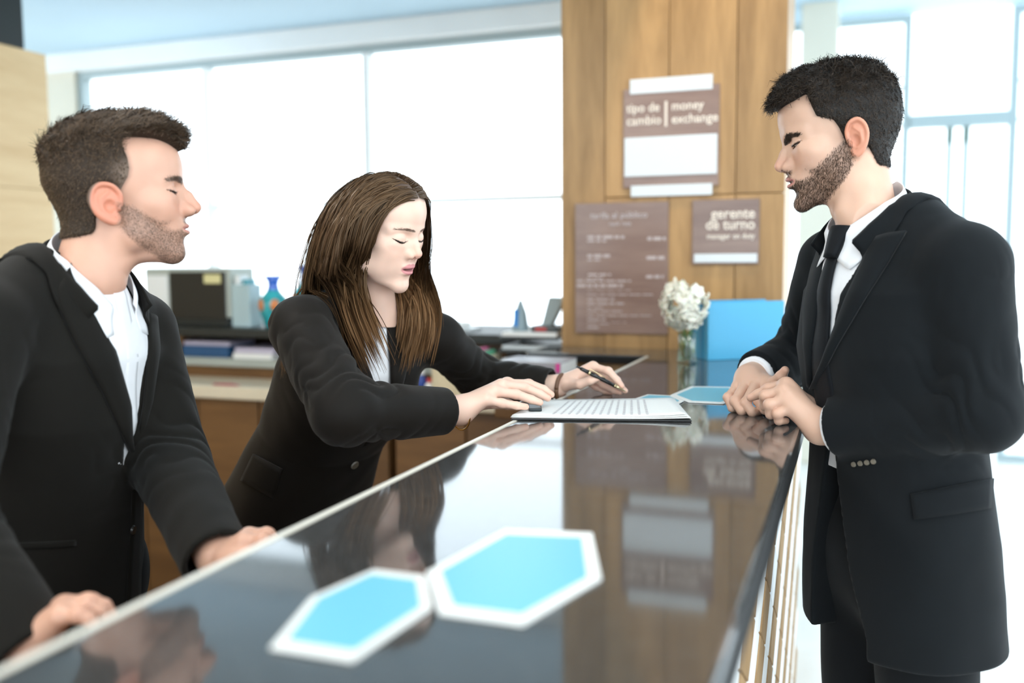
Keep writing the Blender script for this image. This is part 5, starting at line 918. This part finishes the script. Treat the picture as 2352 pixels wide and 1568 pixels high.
# ================================================================== the woman
FEM = dict(zs=[-0.14, 0.0, 0.10, 0.26, 0.40, 0.48, 0.53, 0.57], a=[0.186, 0.180, 0.166, 0.142, 0.152, 0.142, 0.105, 0.060], b=[0.135, 0.125, 0.114, 0.100, 0.122, 0.104, 0.076, 0.055], cy=[0, 0, 0, 0, 0.010, 0.0, -0.005, -0.01])
def long_hair(parent, q, R, o, s, body, n, steps, step, c0, c1, c2, seed, part=4.0, axes=None):
    r = np.random.default_rng(seed); q2 = dict(q, ear=0, necks=())
    th = r.random(n*3)*2*np.pi; cz = r.uniform(-0.35, 1, n*3); d0 = np.stack([np.sqrt(1-cz*cz)*np.cos(th), np.sqrt(1-cz*cz)*np.sin(th), cz], 1)
    Pl = march(lambda X: head_sdf(X, q2), np.array([0, -5, 45.0]), d0, 60, 140) if False else None
    t = np.full(len(d0), 55.0)
    for _ in range(30): t = t-head_sdf((np.array([0, -5, 45.0])+d0*t[:, None]).astype(f4), q2)*0.8
    Pl = np.array([0, -5, 45.0])+d0*t[:, None]; hm = head_masks(Pl, q)['hair']; Pl = Pl[hm > 0.5][:n]; n = len(Pl)
    # extra roots along the parting so that the crown is well covered
    tp_ = r.random(n//2); ang = np.radians(-15+tp_*105); dd = np.stack([np.full(len(ang), 0.04)*np.sign(r.random(len(ang))-0.5), np.cos(ang), np.sin(ang)], 1); tt = np.full(len(ang), 55.0)
    dd = np.stack([dd[:, 0], np.cos(np.radians(28+tp_*95)), np.sin(np.radians(28+tp_*95))], 1)
    for _ in range(30): tt = tt-head_sdf((np.array([0, -5, 45.0])+dd*tt[:, None]).astype(f4), q2)*0.8
    Pl = np.vstack([Pl, np.array([0, -5, 45.0])+dd*tt[:, None]]); n = len(Pl)
    sg = np.sign(Pl[:, 0]-part*(Pl[:, 0] < 30)); sg[sg == 0] = 1; gl = R.T@np.array([0, 0, -1.0]); off = r.uniform(0.8, 4.8, n); near_s = sg > 0; gdn = np.where(near_s[:, None], gl*0.42+np.array([0, -0.20, -1.0])*0.58, gl*0.85+np.array([0, 0, -1.0])*0.15); gdn /= np.linalg.norm(gdn, axis=1)[:, None]
    dr = np.stack([sg*0.9, np.where(Pl[:, 1] > 30, -0.30, -0.25), np.full(n, 0.05)], 1); P = Pl.copy(); path = [P.copy()]; noise = r.normal(size=(n, 3))*0.05; bo = r.normal(size=(n, 2))*0.016
    for k in range(steps):
        w = 0.10+0.42*min(1, k/14.0); comb = np.stack([sg*1.0, np.where(P[:, 1] > 20, -0.55, -0.1), np.full(n, -0.25)], 1)*max(0, 1-k/9.0)*0.5
        gv = np.where((P[:, 2] < -95)[:, None], gl[None], gdn); dr = dr*(1-w)+gv*w*1.1+comb+noise*0.4; dr /= np.linalg.norm(dr, axis=1)[:, None]; Pn = P+dr*step
        yl = np.where(near_s, np.interp(Pn[:, 2], [-100, -50, 20, 55, 76, 92], [38, 42, 48, 58, 68, 100]), np.interp(Pn[:, 2], [-100, 0, 40, 70, 92], [88, 84, 76, 72, 100]))
        inf = (Pn[:, 1] > yl) & (Pn[:, 2] < 92) & (Pn[:, 2] > -112); Pn[inf, 1] += ((yl-Pn[:, 1])*0.5)[inf]
        fa = (Pn[:, 1] > 30) & (Pn[:, 2] < 70) & (Pn[:, 2] > -112) & (np.abs(Pn[:, 0]) < 62); Pn[fa, 0] += (sg*(62-np.abs(Pn[:, 0]))*0.5)[fa]
        for _ in range(2):
            d = head_sdf(Pn.astype(f4), q2); m = d < off
            if m.any(): g = grad(lambda X: head_sdf(X, q2), Pn[m], 1.0); Pn[m] += g*(off[m]-d[m])[:, None]
        Wd = o+(Pn*0.001*s)@R.T
        if k > 12:
            for ax_, sel in zip(axes, (near_s & (Pl[:, 1] > -35), ~near_s & (Pl[:, 1] > -70))):
                tg = np.stack([np.interp(-Wd[:, 2], -ax_[:, 2], ax_[:, i]) for i in (0, 1)], 1)+bo; wv = sel*np.clip((ax_[0, 2]+0.06-Wd[:, 2])/0.10, 0, 1)*0.17; Wd[:, :2] += (tg-Wd[:, :2])*wv[:, None]
        d = body(Wd.astype(f4)); m = d < off*0.0009+0.004
        if m.any(): g = grad(body, Wd[m], 0.004); Wd[m] += g*(off[m]*0.0009+0.004-d[m])[:, None]; Pn = (Wd-o)@R/(0.001*s)
        v = Pn-P; dr = v/(np.linalg.norm(v, axis=1)[:, None]+1e-9); P = P+dr*step; path.append(P.copy())
    path = np.stack(path, 1); ks = np.r_[np.arange(0, steps, 2), steps]; path = path[:, ks]; kk = path.shape[1]
    frac = np.linspace(0, 1, kk); out = []; cols = []; sides = []
    for c in range(9):
        jit = r.normal(size=(n, 3))*1.6; pc = path+jit[:, None]*(0.35+0.65*np.sin(np.clip(frac*1.3, 0, 1)*np.pi))[None, :, None]; cut = r.uniform(0.86, 1.0, n)
        idx = np.clip(frac[None]*cut[:, None]*(kk-1), 0, kk-1.001); i0 = idx.astype(int); fr_ = (idx-i0)[..., None]; ar = np.arange(n)[:, None]; pc = pc[ar, i0]*(1-fr_)+pc[ar, i0+1]*fr_
        out.append(pc); tcol = r.random(n)[:, None, None]; u = frac[None, :, None]; cc = np.array(c0)*(1-ss(u, 0.25, 0.75))+np.array(c2)*ss(u, 0.45, 1.0)*0.9+np.array(c1)*tcol*0.7; cols.append(np.repeat(cc, 2, 1).reshape(-1, 3))
        ct = np.array([0, -5, 20.0]); sd = path[:, kk//3]-ct; sides.append(sd/np.linalg.norm(sd, axis=1)[:, None]+r.normal(size=(n, 3))*0.25)
    pa = np.concatenate(out); wd = 1.45*np.interp(frac, [0, 0.1, 0.75, 1], [0.7, 1, 0.8, 0.15]); V, Q = ribbons(pa, wd, np.concatenate(sides)); C = np.concatenate(cols)
    return from_np('hair', o+(V*0.001*s)@R.T, Q, MT_LHAIR, parent, True, C)
def lhair_mat():
    m = mat('long_hair_strands', (0.05, 0.03, 0.02), 0.36, spec=0.4); N, L = nodes(m); b = N['Principled BSDF']; a = N.new('ShaderNodeVertexColor'); a.layer_name = 'Col'; L.new(a.outputs['Color'], b.inputs['Base Color']); b.inputs['Specular Tint'].default_value = (0.95, 0.70, 0.48, 1); return m
MT_LHAIR = lhair_mat()
def receptionist():
    root = empty('person', Wp(-0.50, 2.0, 0)); tag(root, 'woman with long brown hair in a black blazer leaning over the counter with a pen', 'person')
    s = 0.925; Rh = rot_from(UV(math.cos(math.radians(27)), -math.sin(math.radians(27))), 15, -3); oh = at(968, 586, 1.70)-Rh@(np.array([0, 115, -14])*0.001*s)
    nbp = Wp(-0.262, 1.80, 1.300); Rt = frame(0.766, -0.643, 32); o = nbp-Rt[:, 2]*0.575; loc = lambda x, y, z: o+Rt@np.array([x, y, z]); nb = nbp
    q = dict(DEF, necks=neck_prims(Rh, oh, s, nb, 43, 45, False), female=1.0, eye=0.9, slit=4.6, mouth=1.7, lip=1.0, my=-2, brow=0.7, browt=2.5, browz=1.5, frown=-1.0, jaw=0.93, chin=(0, 78, -88), chin_r=(15, 13, 13), tip=(0, 106.5, -13), tip_r=8.5, bridge=(0, 87, 20), bridge_r=5.5,
             hairline=[-30, -26, 2, 14, 24, 34, 52, 58, 60], front=[90, 86, 86, 92], nape=[-62, -60, -48, -34, -8])
    skin = (0.80, 0.53, 0.415)
    f, V, Q, c, m = build_head(q, Rh, oh, s, skin, (0.60, 0.24, 0.24), skin, 0.0, (0.20, 0.12, 0.085), h=1.6); c = lerp(c, (0.035, 0.022, 0.015), m['hair']*0.9)
    head = (oh+(V*0.001*s)@Rh.T, Q, c)
    RW, LW = at(1052, 944, 1.70), at(1272, 889, 1.975)
    HR = dict(wrist=RW, f=[finger((1165, 882, 1.765), (1216, 882, 1.79), (1248, 894, 1.79), (1266, 906, 1.785)), finger((1152, 885, 1.74), (1204, 890, 1.765), (1238, 904, 1.77), (1258, 914, 1.77)),
              finger((1134, 899, 1.715), (1186, 905, 1.735), (1220, 917, 1.74), (1240, 924, 1.74)), finger((1114, 918, 1.695), (1154, 926, 1.705), (1186, 931, 1.71), (1208, 934, 1.712))], t=finger((1088, 930, 1.735), (1128, 924, 1.77), (1166, 928, 1.785), (1192, 934, 1.79)))
    HL = dict(wrist=LW, f=[finger((1362, 850, 1.955), (1398, 860, 1.93), (1417, 880, 1.925), (1428, 894, 1.922)), finger((1358, 857, 1.975), (1402, 880, 1.955), (1424, 896, 1.945), (1436, 905, 1.94)),
              finger((1348, 866, 1.995), (1388, 892, 1.98), (1410, 904, 1.965), (1424, 908, 1.955)), finger((1337, 876, 2.01), (1370, 897, 2.0), (1390, 906, 1.99), (1403, 909, 1.98))], t=finger((1304, 890, 1.955), (1332, 890, 1.925), (1356, 881, 1.912), (1376, 875, 1.908)))
    lift = np.array([0, 0, 0.007]); HL = dict(wrist=LW, f=[[p+lift for p in fg] for fg in HL['f']], t=[p+lift for p in HL['t']])
    shR, shL = Wp(-0.376, 1.665, 1.270), Wp(-0.155, 1.93, 1.225); elR = at(790, 945, 1.52); elL = at(1100, 868, 2.05)
    hr = hand_mesh(HR, 0.95, skin, [elR*0.5+RW*0.5, RW*0.8+elR*0.2], 0.0018); hl = hand_mesh(HL, 0.84, skin, [elL*0.5+LW*0.5, LW*0.8+elL*0.2], 0.0018)
    core = torso_fn(loc(0, 0, 0.2), Rt, np.array(FEM['zs'])*0.5, np.array(FEM['a'])-0.03, np.array(FEM['b'])-0.03, np.array(FEM['cy']))
    fc = lambda P: smin(smin(core(P), np.minimum(chain(P, [shL, elL, LW], [0.042, 0.034, 0.024]), chain(P, [shR, elR, RW], [0.042, 0.034, 0.024])), 0.03), rc(P, nb-Rt[:, 2]*0.12, nb-Rt[:, 2]*0.08, 0.036, 0.034), 0.03)
    lo, hi = bounds([o, shL, shR, elL, elR, LW, RW, nb], 0.12); cv, cq = mesh_sdf(fc, lo, hi, 0.010); B = joinmesh([head, hl, hr, (cv, cq, np.tile(skin, (len(cv), 1)))])
    from_np('body', B[0], B[1], MT_SKIN, root, True, B[2]); eyeballs(root, Rh, oh, s, 30); teeth(root, Rh, oh, s, y0=89.5); lashes(root, q, Rh, oh, s)
    face_hair(root, 'eyebrow', V, Q, f, m['brow'], q, Rh, oh, s, 500, lambda P: np.stack([np.sign(P[:, 0]), 0*P[:, 0], 0.1+0*P[:, 0]], 1), 5.0, (0.07, 0.04, 0.026), (0.14, 0.085, 0.055), 55, 0.35, 0.1)
    tor = torso_fn(o, Rt, *[np.array(FEM[k]) for k in ('zs', 'a', 'b', 'cy')])
    arms = [dict(pts=(shR, elR, RW), rad=(0.056, 0.052, 0.041), cut=0.034), dict(pts=(shL, elL, LW), rad=(0.052, 0.046, 0.038), cut=0.008)]
    zz = [-1, 0.32, 0.35, 0.42, 0.50, 0.60]; xl = [0.0, 0.001, 0.008, 0.024, 0.050, 0.062]
    solid, full, cutf = jacket_field(tor, o, Rt, (shR, shL), arms, None, k=0.018, yr=(0.034, 0.050), ytop=(0.050, 0.555), cutfn=lambda x, z: np.where(z < 0.318, 0.05, np.maximum(x-np.interp(z, zz, xl), -np.interp(z, zz, xl)-x)))
    lo, hi = bounds([loc(0.19, 0.14, -0.14), loc(-0.19, -0.14, -0.14), shL, shR, elL, elR, LW, RW, nb], 0.08)
    mesh_cloth('jacket', cutf, lo, hi, 0.0042, MT_SUITW, root, [(shR, elR, RW, 0.10, 1.8), (shL, elL, LW, 0.10, 1.2), (loc(0, -0.05, 0.3), shR, elR, 0.10, 1.5)], 61, 0.0016)
    sh_in = lambda P: smin(tor(P, -0.005), rc(P, nb-Rt[:, 2]*0.10, nb-Rt[:, 2]*0.050, 0.056, 0.043), 0.035)
    fshirt = lambda P: smax(sh_in(P), ((0.23-(P-o.astype(f4))@Rt[:, 2].astype(f4))).astype(f4), 0.005)
    mesh_cloth('shirt', fshirt, *bounds([loc(0.17, 0.14, 0.22), loc(-0.17, -0.14, 0.22), loc(0, 0, 0.57)], 0.05), 0.005, MT_SHIRT, root, [], 65, 0.0018)
    PX = lambda n, e1, e2, off, th, nu=24, nv=7, puff=0.0, m=MT_SUITW, fn=full: patch_px(n, fn, e1, e2, nu, nv, off, th, m, root, puff=puff)
    PX('lapel', [(872, 960), (858, 880), (812, 760), (762, 655)], [(864, 964), (832, 900), (800, 790), (722, 655)], 0.001, 0.0045, 30, 8, 0.004, fn=solid)
    PX('lapel', [(897, 935), (895, 840), (886, 740)], [(910, 930), (935, 830), (925, 745)], 0.001, 0.0045, 24, 7, 0.003, fn=solid)
    PX('pocket_flap', [(585, 1042), (650, 1076)], [(556, 1102), (628, 1142)], 0.001, 0.004, 14, 6)
    ring_strip('shirt_collar', nb, Rt, [30, 55, 90, 180, 270, 305, 330], [0.058, 0.054, 0.053, 0.053, 0.053, 0.054, 0.058], [-0.050, -0.022, 0.006, 0.032, 0.006, -0.022, -0.050], [0.078, 0.086, 0.075, 0.068, 0.075, 0.086, 0.078], [-0.090, -0.080, -0.036, -0.008, -0.036, -0.080, -0.090], MT_SHIRT, root, bulge=0.003)
    ring_strip('jacket_collar', nb, Rt, [60, 90, 180, 270, 300], [0.068, 0.066, 0.062, 0.066, 0.068], [-0.022, -0.004, 0.018, -0.004, -0.022], [0.100, 0.104, 0.092, 0.104, 0.100], [-0.050, -0.036, -0.022, -0.036, -0.050], MT_SUITW, root, bulge=0.005, thick=0.004)
    button(root, full, 813, 1066, 0.0095, MT_BTN, 0.9, 2.4, 'button', 0.004)
    ax = (RW-elR)/np.linalg.norm(RW-elR); tilt = np.array([0, 0, 1.0]); a1 = np.cross(ax, tilt); a1 /= np.linalg.norm(a1); a2 = np.cross(a1, ax); th = np.linspace(0, 2*np.pi, 40)
    cB = RW+ax*0.004-np.array([0, 0, 0.004]); ring = cB+np.outer(np.cos(th), a1)*0.027+np.outer(np.sin(th), a2)*0.030+np.outer(np.sin(th), ax)*-0.006; tube('bracelet', ring, 0.0016, MT_GOLD, root, 8)
    ax2 = (LW-elL)/np.linalg.norm(LW-elL); b1 = np.cross(ax2, tilt); b1 /= np.linalg.norm(b1); b2 = np.cross(b1, ax2); cB = LW+ax2*0.016
    ring = cB+np.outer(np.cos(th), b1)*0.024+np.outer(np.sin(th), b2)*0.028; bl = tube('leather_bracelet', ring, 0.0045, mat('brown_leather', (0.13, 0.06, 0.03), 0.5), root, 8)
    body = lambda P: np.minimum(full(P), rc(P, nb-Rt[:, 2]*0.06, oh+Rh@np.array([0, -0.022, -0.032]), 0.05, 0.044))
    long_hair(root, q, Rh, oh, s, body, 1000, 43, 9.0, (0.036, 0.019, 0.010), (0.085, 0.046, 0.021), (0.22, 0.115, 0.052), 71, axes=(np.array([at(806, 600, 1.73), at(812, 690, 1.70), at(842, 760, 1.68), at(884, 850, 1.66)]), np.array([at(975, 640, 1.80), at(962, 740, 1.80), at(930, 870, 1.80)])))
    fw = Rt[:, 1]*[1, 1, 0]; fw /= np.linalg.norm(fw); rt = Rt[:, 0]*[1, 1, 0]; rt /= np.linalg.norm(rt); z = np.array([0, 0, 1.0]); hp = loc(0, -0.01, 0.0); b0 = Wp(-0.50, 2.0, 0)
    legs(root, hp-rt*0.08-z*0.0, hp+rt*0.08-z*0.0, b0-rt*0.09+z*0.06, b0+rt*0.09+z*0.06, MT_TROU, toe=fw, r=0.092, g=0.90, hz=-0.06, zf=0.0125)
    settle(root); return root
customer(); colleague(); receptionist()
